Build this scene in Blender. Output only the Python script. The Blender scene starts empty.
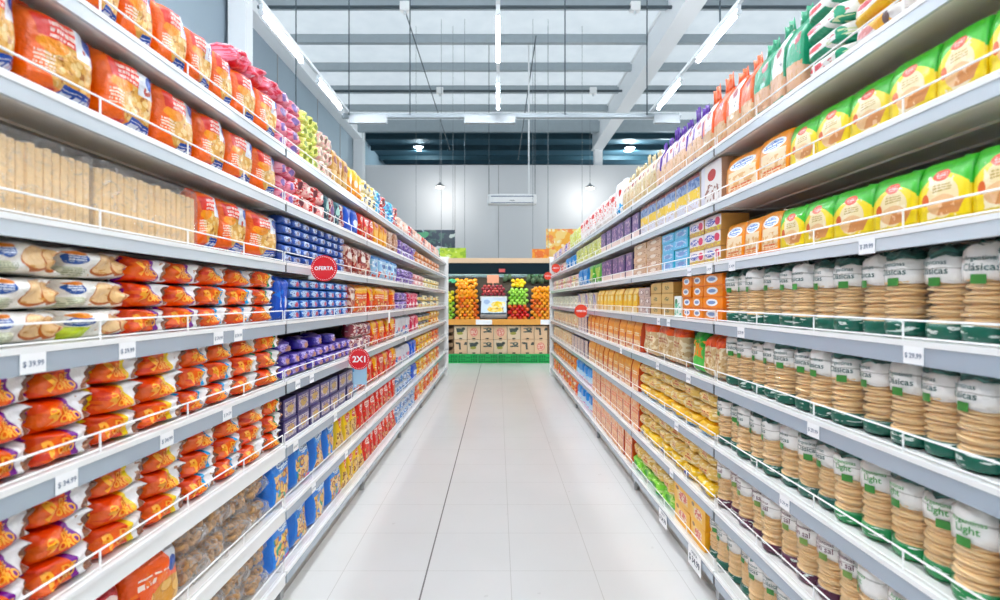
import bpy, bmesh, math, random
from mathutils import Vector, Matrix, Euler
random.seed(11)
PI = math.pi
SC = bpy.context.scene
COL = SC.collection
D = bpy.data
# ------------------------------------------------------------------ camera model
F, CX, CY, H = 515.0, 498.0, 300.0, 1.29
XL, XR = 0.89, 0.906                       # rail planes left and right of the lens axis
TIER = [1.93, 1.70, 1.447, 1.20, 0.948, 0.683, 0.42, 0.154]
TNAME = ['topmost', 'second-highest', 'third-highest', 'fourth-highest', 'fourth-lowest', 'third-lowest', 'second-lowest', 'lowest']
JOINTS = [-0.51 + 1.33 * k for k in range(8)]   # bay joints along the aisle
REC = 0.014

def hexc(h, a=1.0):
    h = h.lstrip('#')
    c = [int(h[i:i + 2], 16) / 255 for i in (0, 2, 4)]
    return tuple((x / 12.92 if x <= 0.04045 else ((x + 0.055) / 1.055) ** 2.4) for x in c) + (a,)

# ------------------------------------------------------------------ materials
class NT:
    def __init__(s, name):
        s.m = D.materials.new(name); s.m.use_nodes = True
        s.t = s.m.node_tree; s.t.nodes.clear()
        s.out = s.n('ShaderNodeOutputMaterial')
    def n(s, typ, **kw):
        x = s.t.nodes.new(typ)
        for k, v in kw.items(): setattr(x, k, v)
        return x
    def l(s, a, b): s.t.links.new(a, b)
    def set(s, inp, v):
        if hasattr(v, 'is_linked') or isinstance(v, bpy.types.NodeSocket): s.l(v, inp)
        else: inp.default_value = v
    def math(s, op, a, b=None, c=None):
        x = s.n('ShaderNodeMath', operation=op)
        s.set(x.inputs[0], a)
        if b is not None: s.set(x.inputs[1], b)
        if c is not None: s.set(x.inputs[2], c)
        return x.outputs[0]
    def mix(s, f, a, b, mode='MIX'):
        x = s.n('ShaderNodeMix', data_type='RGBA', blend_type=mode)
        s.set(x.inputs[0], f); s.set(x.inputs[6], a); s.set(x.inputs[7], b)
        return x.outputs[2]

def plain(name, col, rough=0.5, metal=0.0, coat=0.0, bump=0.0, bscale=40, emit=None, estr=0.0, noise=0.0, nscale=6, spec=None):
    t = NT(name)
    b = t.n('ShaderNodeBsdfPrincipled')
    c = hexc(col) if isinstance(col, str) else col
    if noise:
        tc = t.n('ShaderNodeTexCoord'); nz = t.n('ShaderNodeTexNoise'); nz.inputs['Scale'].default_value = nscale
        nz.inputs['Detail'].default_value = 4
        t.l(tc.outputs['Object'], nz.inputs['Vector'])
        dark = tuple(x * (1 - noise) for x in c[:3]) + (1,)
        t.l(t.mix(nz.outputs['Fac'], dark, c), b.inputs['Base Color'])
    else:
        b.inputs['Base Color'].default_value = c
    b.inputs['Roughness'].default_value = rough; b.inputs['Metallic'].default_value = metal
    b.inputs['Coat Weight'].default_value = coat; b.inputs['Coat Roughness'].default_value = 0.15
    if spec is not None: b.inputs['Specular IOR Level'].default_value = spec
    if bump:
        tc = t.n('ShaderNodeTexCoord'); nz = t.n('ShaderNodeTexNoise'); nz.inputs['Scale'].default_value = bscale
        bp = t.n('ShaderNodeBump'); bp.inputs['Strength'].default_value = bump; bp.inputs['Distance'].default_value = 0.01
        t.l(tc.outputs['Object'], nz.inputs['Vector']); t.l(nz.outputs['Fac'], bp.inputs['Height']); t.l(bp.outputs['Normal'], b.inputs['Normal'])
    if emit:
        b.inputs['Emission Color'].default_value = hexc(emit); b.inputs['Emission Strength'].default_value = estr
    t.l(b.outputs[0], t.out.inputs[0])
    return t.m

def prt(name, base, layers=(), rough=0.32, coat=0.25, bump=0.35, bscale=45, warp=0.02, vary=0.06):
    """printed packaging: UV-space shapes over a base colour.
    layers: ('r',u0,u1,v0,v1,col[,k]) rectangle sheared by k; ('e',cu,cv,ru,rv,col) ellipse;
            ('s',u0,u1,v0,v1,scale,size,col) scattered blobs; ('n',u0,u1,v0,v1,scale,thr,col) blotches; ('arc',v,amp,col) everything above a wavy line"""
    t = NT(name)
    uv = t.n('ShaderNodeTexCoord').outputs['UV']
    oi = t.n('ShaderNodeObjectInfo')
    nz = t.n('ShaderNodeTexNoise'); nz.inputs['Scale'].default_value = 5; nz.inputs['Detail'].default_value = 2
    t.l(uv, nz.inputs['Vector'])
    vm = t.n('ShaderNodeVectorMath', operation='MULTIPLY_ADD')
    t.l(nz.outputs['Color'], vm.inputs[0]); vm.inputs[1].default_value = (2 * warp,) * 3
    off = t.n('ShaderNodeVectorMath', operation='SUBTRACT'); t.l(uv, off.inputs[0]); off.inputs[1].default_value = (warp, warp, 0)
    t.l(off.outputs[0], vm.inputs[2])
    sep = t.n('ShaderNodeSeparateXYZ'); t.l(vm.outputs[0], sep.inputs[0])
    U, V = sep.outputs[0], sep.outputs[1]
    uvw = t.n('ShaderNodeCombineXYZ')
    t.l(t.math('MULTIPLY_ADD', oi.outputs['Random'], 9.0, U), uvw.inputs[0]); t.l(t.math('MULTIPLY_ADD', oi.outputs['Random'], 5.0, V), uvw.inputs[1])
    def box(u0, u1, v0, v1, k=0.0):
        uu = t.math('MULTIPLY_ADD', V, k, U) if k else U
        ms = []
        if u0 > -0.5: ms.append(t.math('GREATER_THAN', uu, u0))
        if u1 < 1.5: ms.append(t.math('LESS_THAN', uu, u1))
        if v0 > -0.5: ms.append(t.math('GREATER_THAN', V, v0))
        if v1 < 1.5: ms.append(t.math('LESS_THAN', V, v1))
        if not ms: return 1.0
        r = ms[0]
        for q in ms[1:]: r = t.math('MULTIPLY', r, q)
        return r
    c = hexc(base)
    for L in layers:
        k = L[0]
        if k == 'r':
            m = box(L[1], L[2], L[3], L[4], L[6] if len(L) > 6 else 0.0); col = L[5]
        elif k == 'e':
            a = t.math('DIVIDE', t.math('SUBTRACT', U, L[1]), L[3]); b2 = t.math('DIVIDE', t.math('SUBTRACT', V, L[2]), L[4])
            d = t.math('ADD', t.math('MULTIPLY', a, a), t.math('MULTIPLY', b2, b2))
            m = t.math('LESS_THAN', d, 1.0); col = L[5]
        elif k == 's':
            vo = t.n('ShaderNodeTexVoronoi'); vo.voronoi_dimensions = '2D'; vo.inputs['Scale'].default_value = L[5]; t.l(uvw.outputs[0], vo.inputs['Vector'])
            m = t.math('MULTIPLY', t.math('LESS_THAN', vo.outputs['Distance'], L[6]), box(L[1], L[2], L[3], L[4])); col = L[7]
        elif k == 'n':
            no = t.n('ShaderNodeTexNoise'); no.inputs['Scale'].default_value = L[5]; no.inputs['Detail'].default_value = 3; t.l(uvw.outputs[0], no.inputs['Vector'])
            m = t.math('MULTIPLY', t.math('GREATER_THAN', no.outputs['Fac'], L[6]), box(L[1], L[2], L[3], L[4])); col = L[7]
        elif k == 't':                       # small print: rows of broken dashes
            rows = t.math('MULTIPLY', V, L[5]); fr = t.math('FRACT', rows)
            cb_ = t.n('ShaderNodeCombineXYZ'); t.l(t.math('MULTIPLY', U, L[6]), cb_.inputs[0]); t.l(t.math('FLOOR', rows), cb_.inputs[1])
            no = t.n('ShaderNodeTexNoise'); no.inputs['Scale'].default_value = 1.0; no.inputs['Detail'].default_value = 1; t.l(cb_.outputs[0], no.inputs['Vector'])
            m = t.math('MULTIPLY', t.math('MULTIPLY', t.math('GREATER_THAN', fr, .42), t.math('GREATER_THAN', no.outputs['Fac'], .46)), box(L[1], L[2], L[3], L[4])); col = L[7]
        elif k == 'arc':
            d = t.math('SUBTRACT', U, 0.5)
            m = t.math('GREATER_THAN', t.math('MULTIPLY_ADD', t.math('MULTIPLY', d, d), L[2], V), L[1]); col = L[3]
        c = t.mix(m, c, hexc(col))
    hs = t.n('ShaderNodeHueSaturation')
    t.l(t.math('MULTIPLY_ADD', oi.outputs['Random'], 2 * vary, 1 - vary), hs.inputs['Value'])
    hs.inputs['Saturation'].default_value = 1.08
    t.set(hs.inputs['Color'], c)
    b = t.n('ShaderNodeBsdfPrincipled')
    t.l(hs.outputs[0], b.inputs['Base Color'])
    b.inputs['Roughness'].default_value = rough; b.inputs['Coat Weight'].default_value = coat; b.inputs['Coat Roughness'].default_value = 0.12
    if bump:
        tc = t.n('ShaderNodeTexCoord'); n2 = t.n('ShaderNodeTexNoise'); n2.inputs['Scale'].default_value = bscale; n2.inputs['Detail'].default_value = 3
        bp = t.n('ShaderNodeBump'); bp.inputs['Strength'].default_value = bump; bp.inputs['Distance'].default_value = 0.012
        ad = t.n('ShaderNodeVectorMath', operation='ADD'); t.l(tc.outputs['Object'], ad.inputs[0]); t.l(oi.outputs['Random'], ad.inputs[1])
        t.l(ad.outputs[0], n2.inputs['Vector']); t.l(n2.outputs['Fac'], bp.inputs['Height']); t.l(bp.outputs['Normal'], b.inputs['Normal'])
    t.l(b.outputs[0], t.out.inputs[0])
    return t.m

def film(name, alpha=0.25, tint='ffffff', rough=0.1, bscale=28):
    t = NT(name)
    tr = t.n('ShaderNodeBsdfTransparent'); g = t.n('ShaderNodeBsdfPrincipled')
    g.inputs['Base Color'].default_value = hexc(tint); g.inputs['Roughness'].default_value = rough; g.inputs['Specular IOR Level'].default_value = 0.9
    tc = t.n('ShaderNodeTexCoord'); nz = t.n('ShaderNodeTexNoise'); nz.inputs['Scale'].default_value = bscale; nz.inputs['Detail'].default_value = 4; nz.inputs['Distortion'].default_value = 1.5
    bp = t.n('ShaderNodeBump'); bp.inputs['Strength'].default_value = 1.0; bp.inputs['Distance'].default_value = 0.03
    t.l(tc.outputs['Object'], nz.inputs['Vector']); t.l(nz.outputs['Fac'], bp.inputs['Height']); t.l(bp.outputs['Normal'], g.inputs['Normal'])
    cr = t.n('ShaderNodeMapRange'); cr.inputs[1].default_value = 0.45; cr.inputs[2].default_value = 0.75; cr.inputs[3].default_value = alpha * 0.6; cr.inputs[4].default_value = min(1, alpha * 2.2)
    t.l(nz.outputs['Fac'], cr.inputs[0])
    mx = t.n('ShaderNodeMixShader'); t.l(cr.outputs[0], mx.inputs[0]); t.l(tr.outputs[0], mx.inputs[1]); t.l(g.outputs[0], mx.inputs[2])
    t.l(mx.outputs[0], t.out.inputs[0])
    return t.m

M = {}
M['white_metal'] = plain('white_metal', 'f0f0ee', 0.35)
M['shelf_metal'] = plain('shelf_metal', 'e6e4e0', 0.4)
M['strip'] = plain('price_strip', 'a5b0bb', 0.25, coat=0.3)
M['strip_light'] = plain('price_strip_light', 'c9d1d7', 0.25, coat=0.3)  # paler copy for the upper rails, their stronger light put into the colour
M['dark_back'] = plain('back_panel', '17181a', 0.6)  # darkened so that the shade behind the goods sits in its colour
M['wire'] = plain('white_wire', 'fbfbf9', 0.35)
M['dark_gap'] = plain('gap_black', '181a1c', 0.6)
M['grey_metal'] = plain('grey_metal', '9a9c9c', 0.45)
M['plinth'] = plain('plinth_grey', '96938b', 0.5)
M['tag'] = plain('tag_paper', 'fafafa', 0.4)
M['ink'] = plain('dark_ink', '2a3350', 0.5)
M['greyink'] = plain('grey_ink', '6f7c92', 0.5)
M['red_sign'] = plain('red_sign', 'e8202a', 0.3, coat=0.3)
M['white_ink'] = plain('white_ink', 'ffffff', 0.4)
M['yellow_ink'] = plain('yellow_ink', 'ffb21e', 0.4)
M['green_ink'] = plain('green_ink', '3f9a45', 0.4)
M['teal_ink'] = plain('teal_ink', '2b5a55', 0.4)
M['red_ink'] = plain('red_ink', 'd5302f', 0.4)
M['blue_ink'] = plain('blue_ink', '2f62b5', 0.4)
M['orange_sign'] = plain('orange_sign', 'ee4528', 0.3, coat=0.3)
M['blue_card'] = plain('blue_card', 'a9d2ea', 0.4)

# ------------------------------------------------------------------ mesh helpers
class MB:
    """collects shapes into one mesh"""
    def __init__(s): s.v = []; s.f = []; s.mi = []; s.uv = []
    def add(s, vs, fs, mi=0, uvs=None):
        b = len(s.v); s.v += [tuple(p) for p in vs]
        for k, f in enumerate(fs):
            s.f.append([b + i for i in f]); s.mi.append(mi if isinstance(mi, int) else mi[k])
            s.uv.append(uvs[k] if uvs else [(0.5, 0.5)] * len(f))
    def box(s, x0, x1, y0, y1, z0, z1, mi=0):
        vs = [(x, y, z) for z in (z0, z1) for y in (y0, y1) for x in (x0, x1)]
        fs = [(0, 2, 3, 1), (4, 5, 7, 6), (0, 1, 5, 4), (2, 6, 7, 3), (0, 4, 6, 2), (1, 3, 7, 5)]
        s.add(vs, fs, mi, [[(0, 0), (1, 0), (1, 1), (0, 1)]] * 6)
    def tube(s, p, q, r, n=6, mi=0, r2=None):
        p, q = Vector(p), Vector(q); d = (q - p).normalized()
        a = d.orthogonal().normalized(); b = d.cross(a)
        r2 = r if r2 is None else r2
        vs = [p + (a * math.cos(2 * PI * i / n) + b * math.sin(2 * PI * i / n)) * r for i in range(n)]
        vs += [q + (a * math.cos(2 * PI * i / n) + b * math.sin(2 * PI * i / n)) * r2 for i in range(n)]
        fs = [(i, (i + 1) % n, n + (i + 1) % n, n + i) for i in range(n)] + [tuple(range(n - 1, -1, -1)), tuple(range(n, 2 * n))]
        s.add(vs, fs, mi)
    def lathe(s, prof, n=16, mi=0, cap=True):
        vs = []; fs = []; uv = []
        L = len(prof)
        for (r, z) in prof:
            for i in range(n):
                a = 2 * PI * i / n; vs.append((r * math.cos(a), r * math.sin(a), z))
        for k in range(L - 1):
            for i in range(n):
                j = (i + 1) % n
                fs.append((k * n + i, k * n + j, (k + 1) * n + j, (k + 1) * n + i))
                uv.append([(i / n, k / L), ((i + 1) / n, k / L), ((i + 1) / n, (k + 1) / L), (i / n, (k + 1) / L)])
        if cap:
            fs.append(tuple(range(n - 1, -1, -1))); uv.append([(0.5, 0)] * n)
            fs.append(tuple((L - 1) * n + i for i in range(n))); uv.append([(0.5, 1)] * n)
        s.add(vs, fs, mi, uv)
    def sphere(s, c, r, n=10, m=6, mi=0, sq=(1, 1, 1)):
        vs = [(c[0], c[1], c[2] - r * sq[2])]; fs = []
        for k in range(1, m):
            th = PI * k / m
            for i in range(n):
                a = 2 * PI * i / n
                vs.append((c[0] + r * sq[0] * math.sin(th) * math.cos(a), c[1] + r * sq[1] * math.sin(th) * math.sin(a), c[2] - r * sq[2] * math.cos(th)))
        vs.append((c[0], c[1], c[2] + r * sq[2])); last = len(vs) - 1
        for i in range(n): fs.append((0, 1 + (i + 1) % n, 1 + i))
        for k in range(m - 2):
            for i in range(n):
                j = (i + 1) % n; a = 1 + k * n
                fs.append((a + i, a + j, a + n + j, a + n + i))
        a = 1 + (m - 2) * n
        for i in range(n): fs.append((a + i, a + (i + 1) % n, last))
        s.add(vs, fs, mi)
    def mesh(s, name, mats, smooth=False):
        me = D.meshes.new(name); me.from_pydata(s.v, [], s.f)
        for m in mats: me.materials.append(m)
        me.polygons.foreach_set('material_index', s.mi)
        ul = me.uv_layers.new(name='UVMap')
        flat = []
        for u in s.uv:
            for a in u: flat += [a[0], a[1]]
        ul.data.foreach_set('uv', flat)
        if smooth: me.polygons.foreach_set('use_smooth', [True] * len(me.polygons))
        me.update()
        return me
    def obj(s, name, mats, parent=None, smooth=False, link=True):
        if not isinstance(mats, (list, tuple)): mats = [mats]
        o = D.objects.new(name, s.mesh(name, mats, smooth))
        if link: COL.objects.link(o)
        if parent is not None: o.parent = parent
        return o

def tag(o, label=None, cat=None, group=None, kind=None):
    if label: o['label'] = label
    if cat: o['category'] = cat
    if group: o['group'] = group
    if kind: o['kind'] = kind
    return o
def empty(name, loc=(0, 0, 0), rz=0):
    o = D.objects.new(name, None); COL.objects.link(o); o.location = loc; o.rotation_euler = (0, 0, rz); o.empty_display_size = 0.1
    return o

_txt = {}
def text_verts(s, bold=0.0):
    k = (s, bold)
    if k not in _txt:
        cu = D.curves.new('lettering', 'FONT'); cu.body = s; cu.align_x = 'CENTER'; cu.align_y = 'CENTER'; cu.size = 1.0; cu.resolution_u = 2; cu.offset = bold; cu.space_line = 0.75
        o = D.objects.new('lettering', cu); COL.objects.link(o)
        dg = bpy.context.evaluated_depsgraph_get(); dg.update()
        me = o.evaluated_get(dg).to_mesh()
        vs = [tuple(v.co) for v in me.vertices]; fs = [tuple(p.vertices) for p in me.polygons]
        o.evaluated_get(dg).to_mesh_clear(); D.objects.remove(o); D.curves.remove(cu)
        xs = [v[0] for v in vs]; ys = [v[1] for v in vs]
        cx, cy = (min(xs) + max(xs)) / 2, (min(ys) + max(ys)) / 2
        _txt[k] = ([(v[0] - cx, v[1] - cy) for v in vs], fs, max(xs) - min(xs), max(ys) - min(ys))
    return _txt[k]
def text_mesh(s, width, mat, surf=None, bold=0.02, rot=0.0, name='printed_lettering', parent=None, link=True, hmax=None):
    """lettering laid on the local XZ plane (facing -Y) or on surf(x,z)->point"""
    vs, fs, w, h = text_verts(s, bold)
    k = width / w
    if hmax: k = min(k, hmax / h)
    c, sn = math.cos(rot), math.sin(rot)
    pts = [((x * c - y * sn) * k, (x * sn + y * c) * k) for x, y in vs]
    pp = [surf(x, z) for x, z in pts] if surf else [(x, 0, z) for x, z in pts]
    mb = MB(); mb.add(pp, fs)
    return mb.obj(name, mat, parent, link=link)

# ------------------------------------------------------------------ package builders (front faces local -Y, base at z=0)
def smooth_rng(n): return [-1 + 2 * i / n for i in range(n + 1)]
def pillow(w, h, d, seal='v', nu=12, nv=10, seed=0, wob=1.0, pe=4.0, fin=0.1, sq=2.6):
    R = random.Random(seed)
    ph = [R.uniform(0, 6.28) for _ in range(6)]
    def T(u, v):
        a, b = (u, v) if seal == 'v' else (v, u)       # a: round sides, b: crimped ends
        bb = min(1.0, abs(b) / (1 - fin))
        t = (max(0, 1 - abs(a) ** sq)) ** 0.5 * (max(0, 1 - bb ** pe)) ** 0.62
        cr = math.exp(-(1 - bb) * 5)
        t *= 1 + wob * (0.22 * cr * math.sin(a * 9 + ph[0] + (b > 0) * 2) + 0.07 * math.sin(3.1 * a + 2.3 * b + ph[1]) + 0.05 * math.sin(5 * b - 4 * a + ph[2]))
        return t
    def P(u, v, side):
        a, b = (u, v) if seal == 'v' else (v, u)
        pinch = 1 - 0.07 * (1 - abs(b) ** 3) * abs(a)
        x, z = w / 2 * u, h / 2 * v
        if seal == 'v': x *= pinch
        else: z *= pinch
        x += wob * 0.012 * w * math.sin(2.7 * v + ph[3]) * (1 - abs(v)); z += wob * 0.015 * h * math.sin(2.9 * u + ph[4])
        y = -side * d / 2 * T(u, v)
        if seal == 'h' or True: y += 0.004 * wob * math.sin(3 * u + 2 * v + ph[5])
        return (x, y, max(z + h / 2, .0006))
    us, vs_ = smooth_rng(nu), smooth_rng(nv)
    us = [math.sin(u * PI / 2) * 0.5 + u * 0.5 for u in us]; vs_ = [math.sin(v * PI / 2) * 0.5 + v * 0.5 for v in vs_]
    mb = MB(); idx = {}
    V = []; Fc = []; UVs = []
    for side in (1, -1):
        for i, u in enumerate(us):
            for j, v in enumerate(vs_):
                bd = i in (0, nu) or j in (0, nv)
                key = (i, j, 0 if bd else side)
                if key not in idx:
                    idx[key] = len(V); V.append(P(u, v, 0 if bd else side))
        for i in range(nu):
            for j in range(nv):
                q = [(i, j), (i + 1, j), (i + 1, j + 1), (i, j + 1)]
                if side < 0: q = q[::-1]
                Fc.append([idx[(a, b, 0 if (a in (0, nu) or b in (0, nv)) else side)] for a, b in q])
                UVs.append([((us[a] + 1) / 2, (vs_[b] + 1) / 2) for a, b in q])
    mb.add(V, Fc, 0, UVs)
    def surf(x, z):
        u, v = max(-.95, min(.95, x / (w / 2))), max(-.95, min(.95, (z - h / 2) / (h / 2)))
        p = P(u, v, 1); return (p[0], p[1] - 0.0015, p[2])
    return mb, surf

def brick(w, h, d, bulge=0.0, rnd=0.12, n=4, taper=0.0, seed=0, wob=0.0):
    """box-like pack: slot 0 front print, slot 1 sides; taper>0 folds the top together like a gusset bag"""
    R = random.Random(seed); ph = [R.uniform(0, 6.28) for _ in range(4)]
    idx = {}; V = []; Fc = []; UVs = []; mi = []
    g = smooth_rng(n)
    g = [math.copysign(abs(x) ** 0.6, x) for x in g]
    def pt(a, b, c):
        k = (round(a, 4), round(b, 4), round(c, 4))
        if k in idx: return idx[k]
        ra = a * (1 - rnd * 0.5 * (abs(b) ** 6) * (0.4 + 0.6 * abs(c) ** 6)) ; rb = b * (1 - rnd * 0.5 * abs(a) ** 6); rc = c * (1 - rnd * 0.35 * abs(a) ** 6 * abs(b) ** 4)
        x, y, z = ra * w / 2, rb * d / 2, rc * h / 2
        if bulge:
            y += math.copysign(bulge * d * (1 - a * a) * (1 - c * c), b) if abs(b) > 0.99 else 0
            x += math.copysign(bulge * 0.5 * w * (1 - b * b) * (1 - c * c), a) if abs(a) > 0.99 else 0
        if wob:
            x += wob * w * math.sin(3 * c + ph[0]) * 0.5; z += wob * h * math.sin(3 * a + ph[1]) * (c > 0); y += wob * d * math.sin(2.5 * c + 3 * a + ph[2])
        if taper:
            s = (c + 1) / 2
            if s > 0.72: y *= 1 - (s - 0.72) / 0.28 * taper
        idx[k] = len(V); V.append((x, y, z + h / 2)); return idx[k]
    for ax in range(3):
        for sg in (-1, 1):
            for i in range(n):
                for j in range(n):
                    q = []
                    for (p, r) in ((g[i], g[j]), (g[i + 1], g[j]), (g[i + 1], g[j + 1]), (g[i], g[j + 1])):
                        if ax == 1: co = (p, sg, r)
                        elif ax == 0: co = (sg, p, r)
                        else: co = (p, r, sg)
                        q.append((co, ((p + 1) / 2, (r + 1) / 2)))
                    flip = (ax == 1) == (sg > 0)
                    if ax == 1: flip = sg > 0
                    elif ax == 0: flip = sg < 0
                    else: flip = sg < 0
                    if flip: q = q[::-1]
                    Fc.append([pt(*c) for c, _ in q]); UVs.append([u for _, u in q]); mi.append(0 if ax == 1 else 1)
    mb = MB(); mb.add(V, Fc, mi, UVs)
    def surf(x, z):
        a, c = x / (w / 2), (z - h / 2) / (h / 2)
        y = -d / 2 - bulge * d * max(0, 1 - a * a) * max(0, 1 - c * c) - 0.0015
        if wob: y += wob * d * math.sin(2.5 * c + 3 * a + ph[2])
        return (x, y, z)
    return mb, surf

# ------------------------------------------------------------------ products
P = {}
def proto(key, name, cat, look, plural, w, h, d, variants):
    P[key] = dict(name=name, cat=cat, look=look, plural=plural, w=w, h=h, d=d, v=variants)
def bag_variants(name, mat, w, h, d, seal='v', k=3, text=None, tpos=(0, 0), twid=0.08, tmat=None, extra=None, bold=0.02, rot=0, hmax=None, pe=4.0, nu=12, nv=10, wob=1.0, fin=0.1, sq=2.6, seals=None):
    out = []
    for s in range(k):
        mb, surf = pillow(w, h, d, seal, nu, nv, seed=hash(key_seed(name)) % 1000 + s, pe=pe, wob=wob, fin=fin, sq=sq)
        o = mb.obj(name, mat, smooth=True, link=False)
        if text:
            for (tx, pos, wd, tm) in text:
                text_mesh(tx, wd, tm, lambda x, z: surf(x + pos[0], z + pos[1] + h / 2), bold, rot, parent=o, link=False, hmax=hmax)
        if seals:
            for e in (-1, 1):
                q = MB(); n = 14; L_, W_ = (w, h) if seal == 'v' else (h, w)
                vs = []
                for yy in (-.0012, .0012):
                    for i in range(n + 1):
                        a = -.47 + .94 * i / n
                        for f in (.5 - fin * .5, (.5 + .012 + (.006 if i % 2 else 0)) if e > 0 or seal == 'h' else .499):
                            pa, pb = a * L_, e * f * W_
                            wv = .004 * math.sin(i * .9 + s)
                            vs.append((pa, yy + wv, pb + h / 2) if seal == 'v' else (pb, yy + wv, pa + h / 2))
                m_ = 2 * (n + 1)
                fs = [(2 * i, 2 * i + 2, 2 * i + 3, 2 * i + 1) for i in range(n)] + [(m_ + 2 * i + 1, m_ + 2 * i + 3, m_ + 2 * i + 2, m_ + 2 * i) for i in range(n)] + [(2 * i + 1, 2 * i + 3, m_ + 2 * i + 3, m_ + 2 * i + 1) for i in range(n)] + [(2 * i + 2, 2 * i, m_ + 2 * i, m_ + 2 * i + 2) for i in range(n)] + [(0, 1, m_ + 1, m_), (2 * n + 1, 2 * n, m_ + 2 * n, m_ + 2 * n + 1)]
                q.add(vs, fs); q.obj('crimped_seal', seals, o, False, False)
        if extra: extra(o, surf, s)
        out.append(o)
    return out
def key_seed(n): return sum((i + 1) * ord(c) for i, c in enumerate(n))
def brick_variants(name, mats, w, h, d, k=2, bulge=0.0, rnd=0.1, taper=0.0, text=None, wob=0.0, n=4, extra=None, smooth=True):
    out = []
    for s in range(k):
        mb, surf = brick(w, h, d, bulge, rnd, n, taper, key_seed(name) + s, wob)
        o = mb.obj(name, mats, smooth=smooth, link=False)
        for (tx, pos, wd, tm) in (text or []):
            text_mesh(tx, wd, tm, lambda x, z: surf(x + pos[0], z + pos[1]), 0.02, parent=o, link=False)
        if extra: extra(o, s)
        out.append(o)
    return out
def seal_fin(o, w, z, mat, hgt=0.012, name='crimped_seal'):
    """a thin crimped seal standing on the folded top of a bag"""
    mb = MB(); n = 10
    vs = [(w * (i / n - .5), 0.0025 * math.sin(i * 2.1), z) for i in range(n + 1)] + [(w * (i / n - .5), 0.006 * math.sin(i * 1.7 + 1), z + hgt + 0.004 * math.sin(i * 1.3)) for i in range(n + 1)]
    vs += [(x, y + 0.0015, zz) for x, y, zz in vs]
    m = n + 1; fs = []
    for i in range(n):
        fs += [(i, i + 1, m + i + 1, m + i), (2 * m + i + 1, 2 * m + i, 3 * m + i, 3 * m + i + 1), (m + i, m + i + 1, 3 * m + i + 1, 3 * m + i), (i + 1, i, 2 * m + i, 2 * m + i + 1)]
    fs += [(0, m, 3 * m, 2 * m), (n, 2 * m + n, 3 * m + n, m + n)]
    mb.add(vs, fs); return mb.obj(name, mat, o, smooth=True, link=False)

# pasta bags (orange film, clear window, blue foot)
m = prt('pasta_print', 'f5821f', [('e', .1, .5, .3, .6, 'f36a24'), ('r', .34, .98, .12, .66, 'd8a356', .28), ('s', .34, .98, .12, .62, 8, .34, 'e9c786'), ('n', .34, .98, .12, .62, 9, .62, 'a8682c'), ('e', .3, .6, .2, .09, 'f59a3c'),
         ('r', .2, .74, .66, .9, 'e2341f', .12), ('t', .24, .72, .68, .88, 14, 34, 'f6d9cc'), ('r', .7, 2, .58, 2, 'd9dbe2', .16), ('e', .82, .8, .11, .1, '3a57a4'), ('n', .7, 1, .5, .75, 8, .58, 'b04a3c'), ('t', .08, .34, .3, .5, 22, 34, 'f8e0cc'),
         ('r', .36, 2, -1, .2, '1c4aa6', -.5), ('t', .45, .95, .04, .16, 16, 18, 'dfe6f4'), ('r', -1, .36, -1, .1, 'e03a24')], bump=.8, warp=.03, bscale=30, rough=.25)
proto('pasta', 'pasta_bag', 'food bag', 'orange pasta bag with blue base', 'orange pasta bags', .18, .19, .09, bag_variants('pasta_bag', m, .18, .19, .10, 'v', 4, pe=9, fin=.06, sq=5, nu=14, nv=12, seals=plain('seal_orange', 'e4501f', .3)))
M['seal_silver'] = plain('seal_silver', 'd4d4d8', .25, coat=.3)
# cookie bags, 9 DE ORO
def oro(key, stripe, look, stripe2=None):
    m = prt('oro_' + key, 'ec4a1c', [('e', .32, .45, .3, .42, 'f4651e'), ('n', -1, .6, -1, 2, 3, .6, 'e23a1a'), ('r', .56, .68, -1, 2, stripe, .14), ('r', .66, 2, -1, 2, 'eceaea', .14), ('e', .86, .62, .1, .26, '6d4638'), ('e', .8, .3, .09, .2, '8a5c48'), ('n', .7, .95, .1, .9, 6, .62, 'b58a70'),
        ('r', .965, 2, -1, 2, 'd9d9dc'), ('r', -1, .03, -1, 2, stripe2 or stripe)], bump=.8, bscale=30, warp=.03, rough=.24)
    ft = [('9', (-.06, .0), .028, M['yellow_ink']), ('DE\nORO', (-.014, .0), .056, M['yellow_ink'])]
    proto(key, 'cookie_bag', 'cookie bag', look, 'orange cookie bags', .18, .075, .12, bag_variants('cookie_bag', m, .18, .078, .12, 'h', 4, text=ft, pe=12, fin=.045, hmax=.05, sq=7, nu=14, nv=12, wob=1.3, bold=.035, seals=M['seal_silver']))
oro('oro_purple', '7a2a8c', 'orange cookie bag with purple stripe')
oro('oro_yellow', 'f4d21c', 'orange cookie bag with yellow stripe')
oro('oro_blue', '3aa3dc', 'orange cookie bag with blue stripe')
oro('oro_white', 'd8d4c8', 'orange cookie bag with white stripe')
oro('oro_green', '1f8f5a', 'orange cookie bag with green stripe')
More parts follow.
